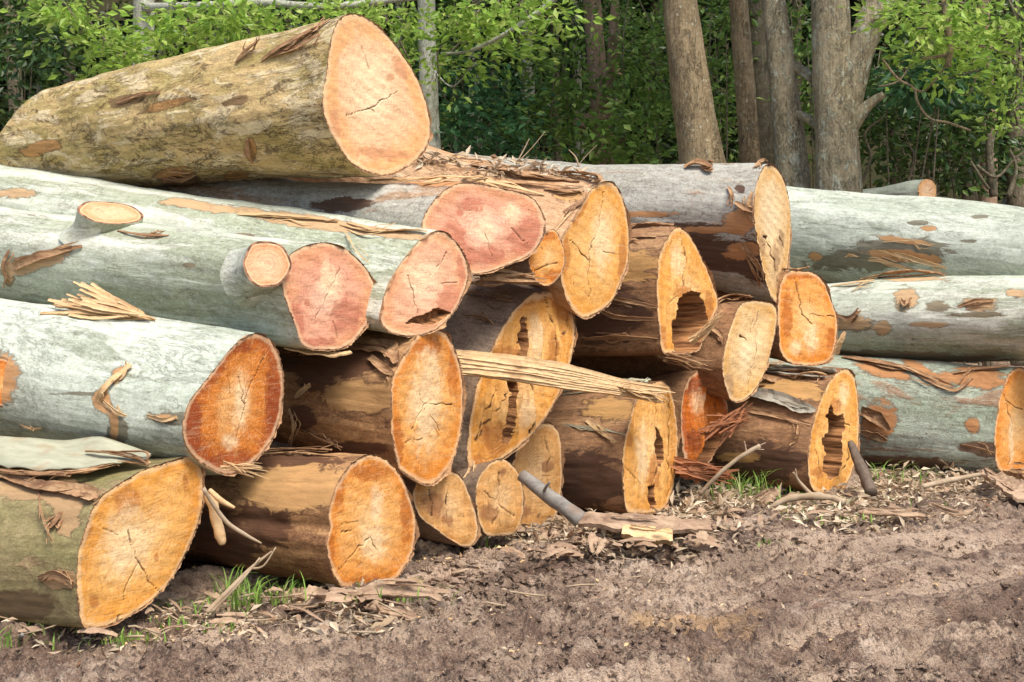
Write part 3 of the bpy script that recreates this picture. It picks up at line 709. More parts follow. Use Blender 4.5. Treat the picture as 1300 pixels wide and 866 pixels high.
make_log('R4', 'thin log poking up behind the silvery green log, only its small round end showing',
    circ(1177, 242, 12, 15), 15.2, 62, 30, (1130, 236, 256), 2.5, M['f_peach'], M['b_grey'], NA=80, NR=24)

# branch stubs and knots
stub('C1', 138, 284, .170, .085, [.30, -.62, .74], M['f_knot'], .55, rot=-.12)
stub('C1', 330, 343, .112, .13, [.42, -.88, .22], M['f_knot'], 1.05)
stub('A', -6, 486, .12, .05, [.55, -.85, .1], M['f_deep'], 1.1)

# ---------------- peels, splinters and flaps on the logs
add_peels('T', [
    ([(330,78),(360,62),(395,42),(420,27)], (.02, .05, .06, .03), (.0, .02, .02, .01), .3),
    ([(345,72),(380,62),(408,48)], (.02, .05, .03), (.01, .02, .03), .3),
    ([(298,80),(318,68),(335,58)], (.02, .05, .02), (.01, .03, .05), .2),
    ([(205,226),(230,222),(248,218)], (.02, .06, .02), (.0, .03, .01), .4),
    ([(312,176),(318,192),(322,206)], (.02, .05, .02), (.0, .03, .01), .4),
    ([(150,130),(180,120),(205,118)], (.02, .03, .02), (.0, .015, .005), .3)])
add_peels('C1', [
    ([(20,338),(55,326),(105,314)], (.06, .07, .02), (.005, .03, .01), .3),
    ([(15,318),(10,340),(14,360)], (.02, .04, .02), (.01, .03, .0), .3),
    ([(150,295),(185,300),(215,300)], (.012, .02, .01), (.005, .02, .005), .2)])
add_peels('C2', [
    ([(430,285),(470,296),(520,296),(556,296)], (.01, .05, .06, .03), (.005, .01, .02, .02), .2),
    ([(440,300),(458,325),(470,335)], (.008, .01, .008), (.02, .04, .01), .1),
    ([(300,272),(360,276),(430,284)], (.02, .06, .03), (.003, .012, .004), .2)], 'splint')
add_peels('A', [
    ([(122,512),(140,492),(170,466)], (.03, .05, .04), (.0, .03, .02), .5),
    ([(128,508),(150,520),(160,528)], (.02, .03, .01), (.0, .02, .0), .3),
    ([(188,528),(210,531),(228,528)], (.02, .03, .02), (.0, .02, .01), .3),
    ([(25,540),(45,543),(55,542)], (.01, .02, .01), (.005, .01, .005), .3)], 'splint')
add_peels('B1', [
    ([(0,604),(50,622),(105,628),(128,634)], (.06, .07, .09, .07), (.02, .03, .03, .012), .3),
    ([(50,625),(58,655),(72,688)], (.008, .014, .006), (.01, .03, .02), .2),
    ([(82,640),(72,665),(60,668)], (.02, .05, .02), (.0, .02, .01), .3),
    ([(52,733),(75,728),(95,740)], (.03, .06, .05), (.004, .015, .006), .3)])
lo_, hi_ = [], []
for (u, v0, v1) in [(-60,602,556),(-10,602,556),(40,610,556),(90,612,556),(130,607,558),(165,594,566),(192,580,576)]:
    p, n_ = surf('B1', max(u, -55), v0, .045); lo_.append(p); hi_.append(P(u, v1, p[1] + .34 * (v0 - v1) / 50 + .02))
lo_, hi_ = catmull(lo_, 10, False), catmull(hi_, 10, False); nn_ = len(lo_); rows = []
for k in np.linspace(0, 1, 12):
    a_ = lo_ * (1 - k) + hi_ * k; tp = np.minimum(1, (1 - np.linspace(0, 1, nn_)) * 3); a_[:, 2] += (.025 * math.sin(math.pi * k) + .022 * tp) * tp * vnoise(np.stack([lo_[:, 0] * 5, np.full(nn_, k * 2.2), lo_[:, 0] * 0], -1), 4)
    if k == 0: a_[:, 2] += .012 * fbm(np.stack([lo_[:, 0] * 18, lo_[:, 0] * 0, lo_[:, 0] * 0], -1), 3, 6)
    rows.append(a_)
top_ = np.array(rows); bot_ = top_[::-1] + np.array([0, .003, -.006])
V = np.concatenate([top_, bot_], 0).reshape(-1, 3)
add_peels('B1', [([(0,606),(45,614),(95,616)], (.02, .035, .03), (.04, .05, .05), .4), ([(60,612),(110,612),(150,600),(190,582)], (.02, .04, .04, .02), (.05, .05, .05, .02), .4)])
g_ = grid_faces(24, nn_, False); wrap_ = np.stack([23 * nn_ + np.arange(nn_ - 1), np.arange(nn_ - 1), np.arange(1, nn_), 23 * nn_ + np.arange(1, nn_)], -1)
mesh('bark_sheet', V, [np.vstack([g_, wrap_])], M['peel_pale'], LOGS['B1']['root'])
add_peels('B1', [([(110,563),(140,560),(170,572),(200,580),(222,584)], (.02, .05, .06, .05, .02), (.08, .08, .05, .03, .015), .4)])
add_peels('F', [
    ([(380,450),(430,440),(490,445),(505,462)], (.05, .16, .16, .05), (.01, .02, .02, .02), .3),
    ([(470,455),(490,470),(502,478)], (.05, .07, .04), (.01, .02, .01), .4),
    ([(385,545),(410,552),(435,565)], (.01, .02, .008), (.01, .03, .02), .2)])
add_peels('F', [([(368,520),(380,535),(372,560)], (.02, .02, .01), (.0, .05, .03), .2), ([(375,505),(390,498),(398,490)], (.02, .05, .03), (.02, .04, .03), .3)], 'splint')
add_peels('B2', [([(300,573),(350,570),(420,572)], (.03, .04, .02), (.01, .03, .02), .3), ([(320,580),(370,577),(430,580)], (.02, .03, .01), (.005, .012, .005), .3)])
add_peels('H', [
    ([(600,212),(640,220),(680,228),(735,232)], (.03, .08, .10, .04), (.01, .03, .02, .01), .3),
    ([(690,240),(720,246),(742,244)], (.02, .06, .03), (.01, .02, .01), .3),
    ([(700,218),(735,214),(765,205),(778,214)], (.04, .08, .10, .03), (.02, .05, .05, .01), .4),
    ([(715,270),(735,262),(748,250)], (.03, .05, .03), (.005, .015, .01), .3)])
add_peels('H', [([(590,228),(640,240),(690,248)], (.02, .04, .015), (.03, .04, .01), .2), ([(640,206),(600,203),(560,205)], (.02, .03, .02), (.02, .03, .01), .2), ([(705,292),(718,280),(735,262)], (.008, .01, .006), (.01, .02, .01), .1)], 'splint')
add_peels('G', [([(540,236),(580,231),(620,236),(665,246)], (.03, .06, .07, .03), (.02, .03, .03, .02), .2), ([(470,234),(520,232),(575,232)], (.03, .05, .05), (.02, .02, .03), .3)], 'splint')
add_peels('J', [
    ([(960,214),(968,208),(976,206)], (.03, .06, .03), (.01, .03, .02), .4),
    ([(868,214),(885,212),(905,216)], (.04, .12, .04), (.01, .03, .02), .6),
    ([(925,238),(930,250),(928,262)], (.02, .04, .01), (.01, .03, .01), .3),
    ([(935,258),(948,266),(960,268)], (.03, .07, .03), (.01, .03, .01), .4),
    ([(955,240),(950,262),(958,285)], (.02, .05, .03), (.0, .02, .01), .4),
    ([(940,310),(960,330),(970,350)], (.03, .06, .02), (.01, .02, .0), .4),
    ([(948,325),(958,345),(965,362)], (.02, .03, .02), (.01, .02, .0), .4)])
add_peels('K', [
    ([(770,300),(800,294),(830,290),(856,290)], (.04, .09, .09, .03), (.01, .03, .03, .02), .5),
    ([(770,310),(800,303),(835,302)], (.03, .05, .03), (.005, .02, .01), .3),
    ([(775,378),(800,382),(834,390)], (.02, .04, .02), (.005, .02, .01), .3),
    ([(740,380),(780,400),(830,405)], (.03, .05, .03), (.0, .02, .0), .4),
    ([(735,430),(790,425),(834,432)], (.03, .06, .03), (.0, .025, .0), .4)])
add_peels('L', [([(905,388),(925,380),(950,382),(975,386)], (.02, .04, .05, .03), (.02, .05, .03, .02), .5), ([(890,410),(915,425),(918,440)], (.04, .05, .02), (.01, .02, .0), .4)], 'peel')
add_peels('N', [([(575,372),(610,378),(650,384)], (.008, .015, .01), (.01, .02, .01), .2), ([(685,372),(700,368),(722,384)], (.05, .09, .05), (.0, .03, .01), .6),
    ([(590,400),(615,405),(628,412)], (.01, .02, .01), (.0, .02, .0), .2)])
add_peels('B6', [
    ([(705,482),(750,484),(800,490),(828,488)], (.05, .10, .10, .05), (.01, .03, .03, .02), .4),
    ([(705,500),(760,496),(800,502)], (.02, .04, .02), (.0, .02, .01), .3),
    ([(715,540),(760,545),(795,552)], (.02, .02, .01), (.0, .01, .005), .3)], 'peel_pale')
add_peels('B6', [([(747,534),(760,545),(784,562)], (.03, .06, .03), (.01, .02, .02), .2)], 'splint')
add_peels('B8', [
    ([(935,500),(975,505),(1020,520),(1038,524)], (.08, .14, .12, .05), (.01, .03, .03, .03), .5),
    ([(960,462),(990,466),(1030,470),(1065,472)], (.06, .16, .18, .08), (.02, .03, .03, .02), .4)], 'grey_slab', 'bark_slab')
add_peels('B8', [
    ([(930,490),(950,484),(985,486)], (.05, .10, .06), (.0, .04, .01), .5),
    ([(960,470),(975,462),(1000,468)], (.03, .09, .05), (.02, .05, .04), .6),
    ([(1000,480),(1030,480),(1050,482)], (.03, .05, .04), (.01, .04, .03), .4),
    ([(940,520),(985,528),(1030,540)], (.03, .05, .02), (.0, .02, .01), .4),
    ([(1012,530),(1016,548),(1010,560)], (.02, .04, .02), (.0, .03, .01), .4)])
add_peels('B9', [
    ([(1095,520),(1115,530),(1130,545)], (.08, .14, .05), (.01, .04, .02), .5),
    ([(1095,548),(1115,552),(1125,560)], (.05, .10, .04), (.01, .03, .01), .5),
    ([(1070,455),(1110,462),(1150,470),(1190,485)], (.03, .08, .07, .03), (.01, .02, .02, .01), .4),
    ([(1150,468),(1190,490),(1215,497),(1235,480)], (.02, .04, .04, .02), (.01, .02, .02, .01), .4),
    ([(1210,475),(1245,470),(1280,470)], (.03, .05, .05), (.01, .02, .02), .4),
    ([(1220,565),(1245,568),(1262,575)], (.02, .03, .02), (.0, .02, .01), .3)])
add_peels('R2', [
    ([(1092,350),(1130,342),(1165,345),(1200,352)], (.05, .13, .13, .03), (.01, .05, .05, .01), .5),
    ([(1215,390),(1240,384),(1262,382)], (.02, .05, .03), (.0, .02, .01), .4),
    ([(1062,400),(1080,404),(1095,396)], (.02, .05, .02), (.0, .03, .03), .3),
    ([(1145,380),(1152,388),(1158,378)], (.02, .04, .02), (.0, .03, .01), .5)])
add_peels('R2', [([(1056,365),(1085,362),(1110,358)], (.02, .04, .03), (.01, .03, .02), .2)], 'splint')
add_peels('R3', [
    ([(1120,308),(1150,306),(1180,312)], (.01, .02, .01), (.005, .02, .005), .2),
    ([(1115,318),(1140,325),(1152,330)], (.01, .02, .01), (.005, .02, .02), .2),
    ([(1135,322),(1165,328),(1200,340)], (.03, .07, .02), (.01, .03, .01), .5),
    ([(1100,330),(1125,332),(1160,342)], (.02, .04, .02), (.0, .02, .01), .4),
    ([(1073,326),(1082,323),(1090,325)], (.01, .02, .01), (.0, .01, .0), .2)], 'splint')
add_peels('M', [([(1010,346),(1035,342),(1052,352)], (.03, .06, .04), (.01, .03, .02), .4), ([(990,350),(1000,343),(1012,343)], (.02, .05, .03), (.01, .02, .01), .4)])

# bark flap below the pink face and at the square log
def world_strip(root, name, pts, widths, nrm, mat, thick=.008, curl=.2, seed=0):
    V, f = ribbon_np([P(*p) for p in pts], widths, np.array(nrm, float), thick, curl, .25, seed)
    return mesh(name, V, f, M[mat], root, smooth=False)
world_strip(LOGS['C1']['root'], 'bark_strip', [(362,441,7.05),(390,446,7.02),(420,450,7.05),(446,447,7.1)], (.02, .05, .06, .02), (0, -.3, 1), 'splint', seed=3)
world_strip(LOGS['M']['root'], 'bark_strip', [(1060,452,10.25),(1066,435,10.2),(1073,421,10.2)], (.10, .06, .02), (.6, -.7, .2), 'splint', seed=4)

def fibres(root, name, a, b, n, spread, rad, mat, seed, ef=2.4):
    """tuft of torn splinters from a to b, a,b are (u,v,Y)"""
    r = np.random.default_rng(seed); A, B = P(*a), P(*b); L = np.linalg.norm(B - A); parts = []
    for k in range(n):
        o = r.normal(0, 1, 3) * spread; e = B + r.normal(0, 1, 3) * spread * ef - (B - A) * r.uniform(0, .55)
        s = A + o + (B - A) * r.uniform(-.1, .15); m_ = (s + e) / 2 + r.normal(0, 1, 3) * L * .03
        nn = unit(r.normal(0, 1, 3) + [0, -1.5, 1]); w = rad * r.uniform(.5, 1.6)
        parts.append(ribbon_np([s, m_, e], (w, w * .9, w * .15), nn, w * .3, .3, .3, int(r.integers(1000)), 3))
    V, f = join(parts)
    return mesh(name, V, f, M[mat], root, smooth=False)
fibres(LOGS['K']['root'], 'torn_fibres', (880,432,9.1), (922,396,9.0), 22, .014, .011, 'splint', 1, 1.2)
fibres(LOGS['K']['root'], 'torn_fibres', (838,450,9.1), (905,462,8.95), 40, .02, .012, 'peel', 2, 1.2)
fibres(LOGS['B7']['root'], 'torn_fibres', (866,594,9.25), (930,606,9.1), 110, .028, .016, 'splint_red', 3, .9)
fibres(LOGS['B7']['root'], 'torn_fibres', (908,548,9.3), (952,522,9.25), 80, .04, .014, 'splint_red', 4, .7)
fibres(LOGS['A']['root'], 'torn_fibres', (288,592,6.5), (340,598,6.42), 16, .012, .009, 'splint', 5)
fibres(LOGS['N']['root'], 'torn_fibres', (600,590,7.9), (604,618,7.85), 12, .01, .01, 'splint', 6)
fibres(LOGS['G']['root'], 'torn_fibres', (610,350,7.9), (690,352,8.0), 26, .02, .016, 'peel', 7, 1.2)

# loose splinter bundle resting on the left logs
r_ = empty('splinter_bundle', Matrix.Translation(Vector(P(120, 402, 7.1))))
tag(r_, 'fan of pale torn splinters lying on the smooth blue grey log at left', 'splinters')
rr = np.random.default_rng(5); parts = []
for k in range(34):
    s = P(195 + rr.uniform(-6, 6), 404 + rr.uniform(-2, 2), 6.98 + rr.uniform(-.05, .06))
    q = rr.uniform(0, 1); e = P(48 + 62 * q + rr.uniform(-12, 12), 398 - 42 * q + rr.uniform(-5, 5), 7.2 + rr.uniform(-.06, .08))
    s2 = s + (e - s) * rr.uniform(0, .3); e2 = s + (e - s) * rr.uniform(.75, 1.02)
    w = rr.uniform(.012, .04)
    parts.append(ribbon_np([s2, (s2 + e2) / 2 + rr.normal(0, .01, 3), e2], (w * .3, w, w * .7), unit([rr.normal(0, .3), -1, .8]), .006, .3, .35, k, 4))
V, f = join(parts); mesh('splinters', V, f, M['splint'], r_, smooth=False)

# long torn slab bridging the middle of the pile
r_ = empty('split_wood_slab', Matrix.Translation(Vector(P(700, 480, 8.0))))
tag(r_, 'long pale torn wood slab stretched across the middle of the pile below the split log end', 'wood slab')
parts = []
for k in range(9):
    q = k / 8; dz = rr.uniform(-2, 2)
    pts = [P(578, 447 + 24 * q + dz * .3, 7.72), P(640, 455 + 22 * q + dz, 7.82 - .02 * (k % 2)), P(720, 467 + 22 * q + dz, 8.1), P(790, 483 + 17 * q, 8.4), P(832 + rr.uniform(-20, 22), 493 + 17 * q + rr.uniform(-3, 6), 8.6)]
    parts.append(ribbon_np(pts, (.03, .034, .032, .02, .006), (.25, -.95, .25), .02 + .006 * (k % 3), .2, .3, k, 4))
V, f = join(parts); mesh('slab', V, f, M['splint'], r_, smooth=False)
fibres(r_, 'torn_fibres', (790,492,8.38), (858,512,8.6), 20, .012, .014, 'splint', 31)

# ------------------------------------------------------------------ ground
def hills(x, y):
    """height of the mud"""
    p = np.stack([x, y, np.zeros_like(x)], -1)
    h = .035 * fbm(p * .9, 3, 40)
    # wheel ruts running from lower left to right
    d = (y - 5.2) - .35 * (x - 0) + .18 * vnoise(p * .8, 44)
    near = 1 - sstep(2.0, 4.2, d)
    h += near * .035 * np.sin(d * 8.5 + .8 * vnoise(p * 2, 46))
    # clods, smeared along the wheel tracks
    ca_, sa_ = math.cos(.42), math.sin(.42); pr = np.stack([x * ca_ + y * sa_, -x * sa_ + y * ca_, 0 * x], -1)
    amp = .25 + 1.25 * sstep(-.25, .4, fbm(pr * np.array([.7, 1.6, 1]), 3, 52))
    b1 = .5 - np.abs(fbm(pr * np.array([1.3, 4.5, 1]), 3, 50, .5)); b2_ = .5 - np.abs(fbm(pr * np.array([7, 13, 1]), 3, 51, .6)); b3 = .5 - np.abs(fbm(p * 24, 2, 54, .6))
    h += .13 * (b1 - .35) + amp * (.115 * (b2_ - .35) + .062 * (b3 - .3))
    # bank of churned mud and litter in front of the pile
    yl = 7.35 + .62 * (x + .4)
    h += .06 * np.exp(-((y - yl) / .35) ** 2) * sstep(-.9, 0, x) * (1 - sstep(1.2, 2.2, x)) * (1 + .6 * vnoise(p * 4, 57))
    rt = (y - 5.0) - .46 * x + .22 * vnoise(pr * np.array([.6, .6, 1]), 61)
    for c0, w0, dp in ((.35, .13, .06), (.95, .12, .05), (1.75, .16, .075), (2.45, .13, .055), (-.55, .15, .06), (-1.3, .14, .05)):
        e_ = np.exp(-((rt - c0) / w0) ** 2); e2_ = np.exp(-((rt - c0 - w0 * 1.7) / (w0 * .6)) ** 2) + np.exp(-((rt - c0 + w0 * 1.7) / (w0 * .6)) ** 2)
        h += near * dp * (-e_ * (.7 + .3 * np.sin(15 * pr[:, 0] + 3 * vnoise(pr * 1.5, 3)) * .3) + .45 * e2_ * (1 + .8 * vnoise(p * 6, 63)))
    h += -.09 * np.exp(-(((x - .62) / .38) ** 2 + ((y - 7.72) / .13) ** 2)) - .06 * np.exp(-(((x - .1) / .3) ** 2 + ((y - 7.75) / .12) ** 2))
    h += .07 * np.exp(-(((x - .25) / .5) ** 2 + ((y - 7.25) / .14) ** 2)) * (1 + .9 * fbm(p * 9, 2, 66))
    h *= sstep(60, 25, y) * sstep(-14, -8, x) * sstep(14, 9, x)
    h += -.02
    return h

def gpt(u, v):
    Y = CH * F / (v - H0); X = (u - 650) / F * Y
    for _ in range(3):
        z = float(hills(np.array([X]), np.array([Y]))[0]); Y = (CH - z) * F / (v - H0); X = (u - 650) / F * Y
    return np.array([X, Y, z])

xs = np.concatenate([[-90, -50, -28, -16, -9, -6.5, -5], np.arange(-3.6, 6.0, .016), [6.6, 7.5, 9, 12, 18, 30, 55, 90]])
ys = np.concatenate([[-40, -15, -4, 1, 3, 4.2], np.arange(4.9, 8.2, .014), np.arange(8.2, 11.4, .022), [11.6, 12, 12.6, 13.4, 14.5, 16, 18, 20, 22, 24]])
XX, YY = np.meshgrid(xs, ys)
zz = hills(XX.ravel(), YY.ravel())
m, nt, b = new_mat('churned_mud'); q = N(nt)
gp = q.n('ShaderNodeNewGeometry').outputs['Position']
n1 = q.noise(q.map(q.map(gp, rot=(0, 0, -.42)), scale=(.5, 1.5, 1)), 1.3, 6, .66, .4); n2 = q.noise(q.map(q.map(gp, rot=(0, 0, -.42)), scale=(.45, 1.3, 1), loc=(5, 5, 5)), 4.2, 7, .7, .5); n3 = q.noise(gp, 22, 5, .7); n4 = q.noise(gp, 90, 3, .7)
col = q.mix(q.step(n1, .40, .60), (.21, .13, .088), (.54, .39, .275))
col = q.mix(q.math('MULTIPLY', q.step(n2, .53, .66), .60), col, (.74, .58, .44))
col = q.mix(q.math('MULTIPLY', q.step(n2, .46, .34), .8), col, (.095, .052, .038))
col = q.mix(q.math('MULTIPLY', q.step(n3, .52, .62), .75), col, (.06, .032, .022))
col = q.mix(q.math('MULTIPLY', q.step(n3, .46, .36), .45), col, (.50, .37, .26))
col = q.mix(q.math('MULTIPLY', q.step(n4, .54, .66), .45), col, (.58, .44, .32))
col = q.mix(q.math('MULTIPLY', q.step(n4, .47, .36), .55), col, (.09, .05, .035))
sep = q.n('ShaderNodeSeparateXYZ'); nt.links.new(gp, sep.inputs[0])
red = q.step(q.noise(q.map(gp, loc=(2, 0, 0)), 1.9, 6, .7), .62, .72)
col = q.mix(q.math('MULTIPLY', red, .35), col, (.30, .11, .065))
cl_ = q.step(q.math('ADD', q.attr('clay'), q.math('MULTIPLY', q.math('SUBTRACT', n2, .5), 1.2)), .35, .6)
col = q.mix(q.math('MULTIPLY', cl_, .75), col, (.60, .38, .20))
q.set(b.inputs['Base Color'], col)
wet = q.step(q.noise(q.map(gp, loc=(11, 3, 0)), 1.3, 6, .65), .50, .62)
col = q.mix(q.math('MULTIPLY', wet, .45), col, (.11, .065, .045)); q.set(b.inputs['Base Color'], col)
q.set(b.inputs['Roughness'], q.math('SUBTRACT', q.math('ADD', .55, q.math('MULTIPLY', n2, .4)), q.math('MULTIPLY', wet, .42)))
b.inputs['Specular IOR Level'].default_value = .5
hh = q.math('ADD', q.math('MULTIPLY', n3, 1.0), q.math('MULTIPLY', n4, .45))
q.set(b.inputs['Normal'], q.bump(hh, 1.0, .045))
M['mud'] = m
clay = np.exp(-(((XX.ravel() - .82) / .35) ** 2 + ((YY.ravel() - 6.35) / .22) ** 2)) + np.exp(-(((XX.ravel() - .95) / .3) ** 2 + ((YY.ravel() - 5.9) / .12) ** 2)) * .7
zz -= .02 * clay
tag(mesh('mud_ground', np.stack([XX.ravel(), YY.ravel(), zz], -1), grid_faces(len(ys), len(xs), False)[:, ::-1], m, attrs={'clay': clay}), kind='structure')

# added slope behind, painted near black to stand for shade between the leaves
xs2 = np.linspace(-90, 90, 160); ys2 = np.concatenate([np.linspace(23.9, 60, 60), [90, 140]])
X2, Y2 = np.meshgrid(xs2, ys2); x2, y2 = X2.ravel(), Y2.ravel()
z2 = -.02 + 17 * sstep(28, 50, y2) + .4 * fbm(np.stack([x2 * .3, y2 * .3, x2 * 0], -1), 3, 60) * sstep(24, 27, y2)
m, nt, b = new_mat('shade_dark_slope'); q = N(nt); gp = q.n('ShaderNodeNewGeometry').outputs['Position']
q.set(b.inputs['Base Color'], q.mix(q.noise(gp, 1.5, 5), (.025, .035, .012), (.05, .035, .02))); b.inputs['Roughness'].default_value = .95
b.inputs['Specular IOR Level'].default_value = .1
tag(mesh('shade_backdrop_slope', np.stack([x2, y2, z2], -1), grid_faces(len(ys2), len(xs2), False)[:, ::-1], m), kind='structure')

# mud clods
def ico_cloud(pos, rad, seed):
    t = (1 + 5 ** .5) / 2
    v = np.array([(-1,t,0),(1,t,0),(-1,-t,0),(1,-t,0),(0,-1,t),(0,1,t),(0,-1,-t),(0,1,-t),(t,0,-1),(t,0,1),(-t,0,-1),(-t,0,1)], float)
    v /= np.linalg.norm(v[0])
    f = [(0,11,5),(0,5,1),(0,1,7),(0,7,10),(0,10,11),(1,5,9),(5,11,4),(11,10,2),(10,7,6),(7,1,8),(3,9,4),(3,4,2),(3,2,6),(3,6,8),(3,8,9),(4,9,5),(2,4,11),(6,2,10),(8,6,7),(9,8,1)]
    vs = list(v); fc = []; cache = {}
    def mid(a, b):
        k = (min(a, b), max(a, b))
        if k not in cache: cache[k] = len(vs); vs.append(unit(vs[a] + vs[b]))
        return cache[k]
    for a, b2, c in f:
        ab, bc, ca_ = mid(a, b2), mid(b2, c), mid(c, a); fc += [(a, ab, ca_), (b2, bc, ab), (c, ca_, bc), (ab, bc, ca_)]
    v = np.array(vs); f = np.array(fc); n = len(v); m_ = len(pos)
    r = np.random.default_rng(seed)
    sc = r.uniform(.6, 1.3, (m_, 1, 3)) * np.array([1, 1, .7])
    V = v[None] * sc * rad[:, None, None]
    V = V * (1 + .75 * vnoise((v[None] * 2.1 + pos[:, None, :] * 9).reshape(-1, 3), seed).reshape(m_, n, 1)) + pos[:, None, :]
    return V.reshape(-1, 3), (f[None] + (np.arange(m_) * n)[:, None, None]).reshape(-1, 3)
r = np.random.default_rng(3)
n = 9000
vv = 600 + 290 * r.random(n) ** .8; uu = r.uniform(180, 1330, n)
keep = vv > (800 - (uu - 180) * .19) - 20
uu, vv = uu[keep], vv[keep]; Yg = CH * F / (vv - H0); Xg = (uu - 650) / F * Yg
cl = vnoise(np.stack([Xg * 2.2, Yg * 2.2, Xg * 0], -1), 70); k = cl > -.1; Xg, Yg = Xg[k], Yg[k]
rd = .004 + .016 * r.random(len(Xg)) ** 3
n = 1500; ub_ = np.concatenate([r.normal(700, 60, n // 2), r.normal(870, 70, n // 4), r.normal(610, 40, n - n // 2 - n // 4)]); vb_ = 728 - (ub_ - 640) * .12 + r.normal(0, 13, n)
Yb_ = CH * F / (vb_ - H0); Xg = np.concatenate([Xg, (ub_ - 650) / F * Yb_]); Yg = np.concatenate([Yg, Yb_]); rd = np.concatenate([rd, .006 + .028 * r.random(n) ** 2.2])
V, f = ico_cloud(np.stack([Xg, Yg, hills(Xg, Yg) + rd * .3], -1), rd, 8)
tag(mesh('mud_clods', V, f, M['mud'], smooth=False), 'small crumbly brown clods of mud scattered over the track', 'mud', kind='stuff')

# ------------------------------------------------------------------ leaf clouds
def leaves_np(pos, size, r, asp=.38, fold=.25, flat=0.0, droop=0.0, dirs=None):
    n = len(pos); d = r.normal(0, 1, (n, 3)) if dirs is None else dirs + r.normal(0, .35, (n, 3))
    d[:, 2] = d[:, 2] * (1 - flat) - droop
    d /= np.linalg.norm(d, axis=1)[:, None]
    nn = r.normal(0, 1, (n, 3)) * (1 - .5 * flat); nn[:, 2] += 1.2 * flat + .5
    s = np.cross(d, nn); s /= np.linalg.norm(s, axis=1)[:, None] + 1e-9
    up = np.cross(s, d); L = size[:, None]; w = L * asp
    a = pos; c = pos + d * L; mid_ = pos + d * L * .45
    V = np.stack([a, mid_ + s * w * .5 + up * w * fold, c, mid_ - s * w * .5 + up * w * fold], 1).reshape(-1, 3)
    i = np.arange(n)[:, None] * 4
    f = np.concatenate([i + [[0, 1, 2]], i + [[0, 2, 3]]], 0)
    return V, f

r = np.random.default_rng(21)
# dry litter: (u, v, ru, rv, count, leaf length, clump)
pos, sz = [], []
for (u, v, ru, rv, n_, s_) in [(935,632,80,24,1500,.085),(900,650,60,14,500,.08),(700,690,95,22,700,.06),(640,690,60,16,500,.06),(750,690,80,22,700,.07),(840,690,60,14,300,.07),(470,790,60,24,190,.075),(450,765,70,14,120,.075),(1080,655,120,22,700,.07),(1180,610,110,22,800,.07),
        (1120,630,90,24,500,.07),(300,790,120,26,260,.045),(120,810,130,14,160,.045),(330,760,80,14,120,.045),(880,690,80,18,160,.06),(1260,600,50,12,260,.07),(1230,640,70,16,140,.06),(760,660,50,12,250,.07),(800,715,50,18,60,.05),(650,760,520,90,420,.03)]:
    a = r.uniform(0, 2 * math.pi, n_); q_ = np.sqrt(r.random(n_)) * r.uniform(.5, 1.1, n_)
    uu, vv = u + ru * q_ * np.cos(a), np.maximum(v + rv * q_ * np.sin(a), 520)
    Yg = CH * F / (vv - H0); Xg = (uu - 650) / F * Yg
    z = hills(Xg, Yg) + .006 + r.random(n_) ** 2 * (.045 if n_ > 230 and s_ > .04 else .008)
    pos.append(np.stack([Xg, Yg, z], -1)); sz.append(s_ * r.uniform(.5, 1.25, n_))
pos = np.vstack(pos); sz = np.concatenate(sz)
V, f = leaves_np(pos, sz * 1.15, r, .36, .35, .65)
tag(mesh('leaf_litter', V, f, M['dryleaf'], smooth=False), 'dry curled eucalyptus leaves strewn along the foot of the log pile', 'leaf litter', kind='stuff')

# litter of bark crumbs and twigs
parts = []
for (u, v, ru, rv, n_) in [(470,790,70,22,26),(1090,655,100,22,40),(1190,612,110,20,50),(700,690,90,20,40),(320,785,120,24,40),(900,640,90,25,40),(870,690,50,20,14),(100,812,110,12,14),(1260,645,60,20,14),(640,740,300,70,30)]:
    for k in range(n_):
        a = r.uniform(0, 6.28); q_ = math.sqrt(r.random()); p = gpt(u + ru * q_ * math.cos(a), max(v + rv * q_ * math.sin(a), 560)); p[2] += .012 + r.random() * .03
        d = unit([r.normal(), r.normal() * .8, r.normal() * .18]); L = r.uniform(.05, .22)
        parts.append(tube_np([p - d * L / 2, p + r.normal(0, .006, 3), p + d * L / 2], [.003 + r.random() * .003] * 3, 5))
V, f = join(parts)
tag(mesh('twig_litter', V, f, M['stick_tan']), 'thin broken twigs mixed into the litter at the foot of the pile', 'twigs', kind='stuff')
parts = []
for (u, v, ru, rv, n_, w0) in [(480,770,80,26,46,.07),(1080,655,110,20,40,.05),(1200,610,100,20,70,.06),(700,695,90,20,90,.06),(830,690,70,18,60,.06),(300,780,120,26,36,.03),(900,670,70,20,24,.05),(1270,625,50,24,24,.07),(110,810,110,12,18,.03)]:
    for k in range(n_):
        a = r.uniform(0, 6.28); q_ = math.sqrt(r.random()); p = gpt(u + ru * q_ * math.cos(a), max(v + rv * q_ * math.sin(a), 560)); p[2] += .015 + r.random() * .035
        d = unit([r.normal(), r.normal() * .8, r.normal() * .2]); L = r.uniform(.05, .2); w = w0 * r.uniform(.3, 1.1)
        parts.append(ribbon_np([p - d * L / 2, p + [0, 0, .01], p + d * L / 2], (w * .4, w, w * .3), unit([r.normal(0, .4), -.5 + r.normal(0, .3), 1]), .003, .5, .5, k, 4))
V, f = join(parts)
tag(mesh('bark_litter', V, f, M['slab']), 'curled flakes of fallen brown bark lying round the pile', 'bark flakes', kind='stuff')

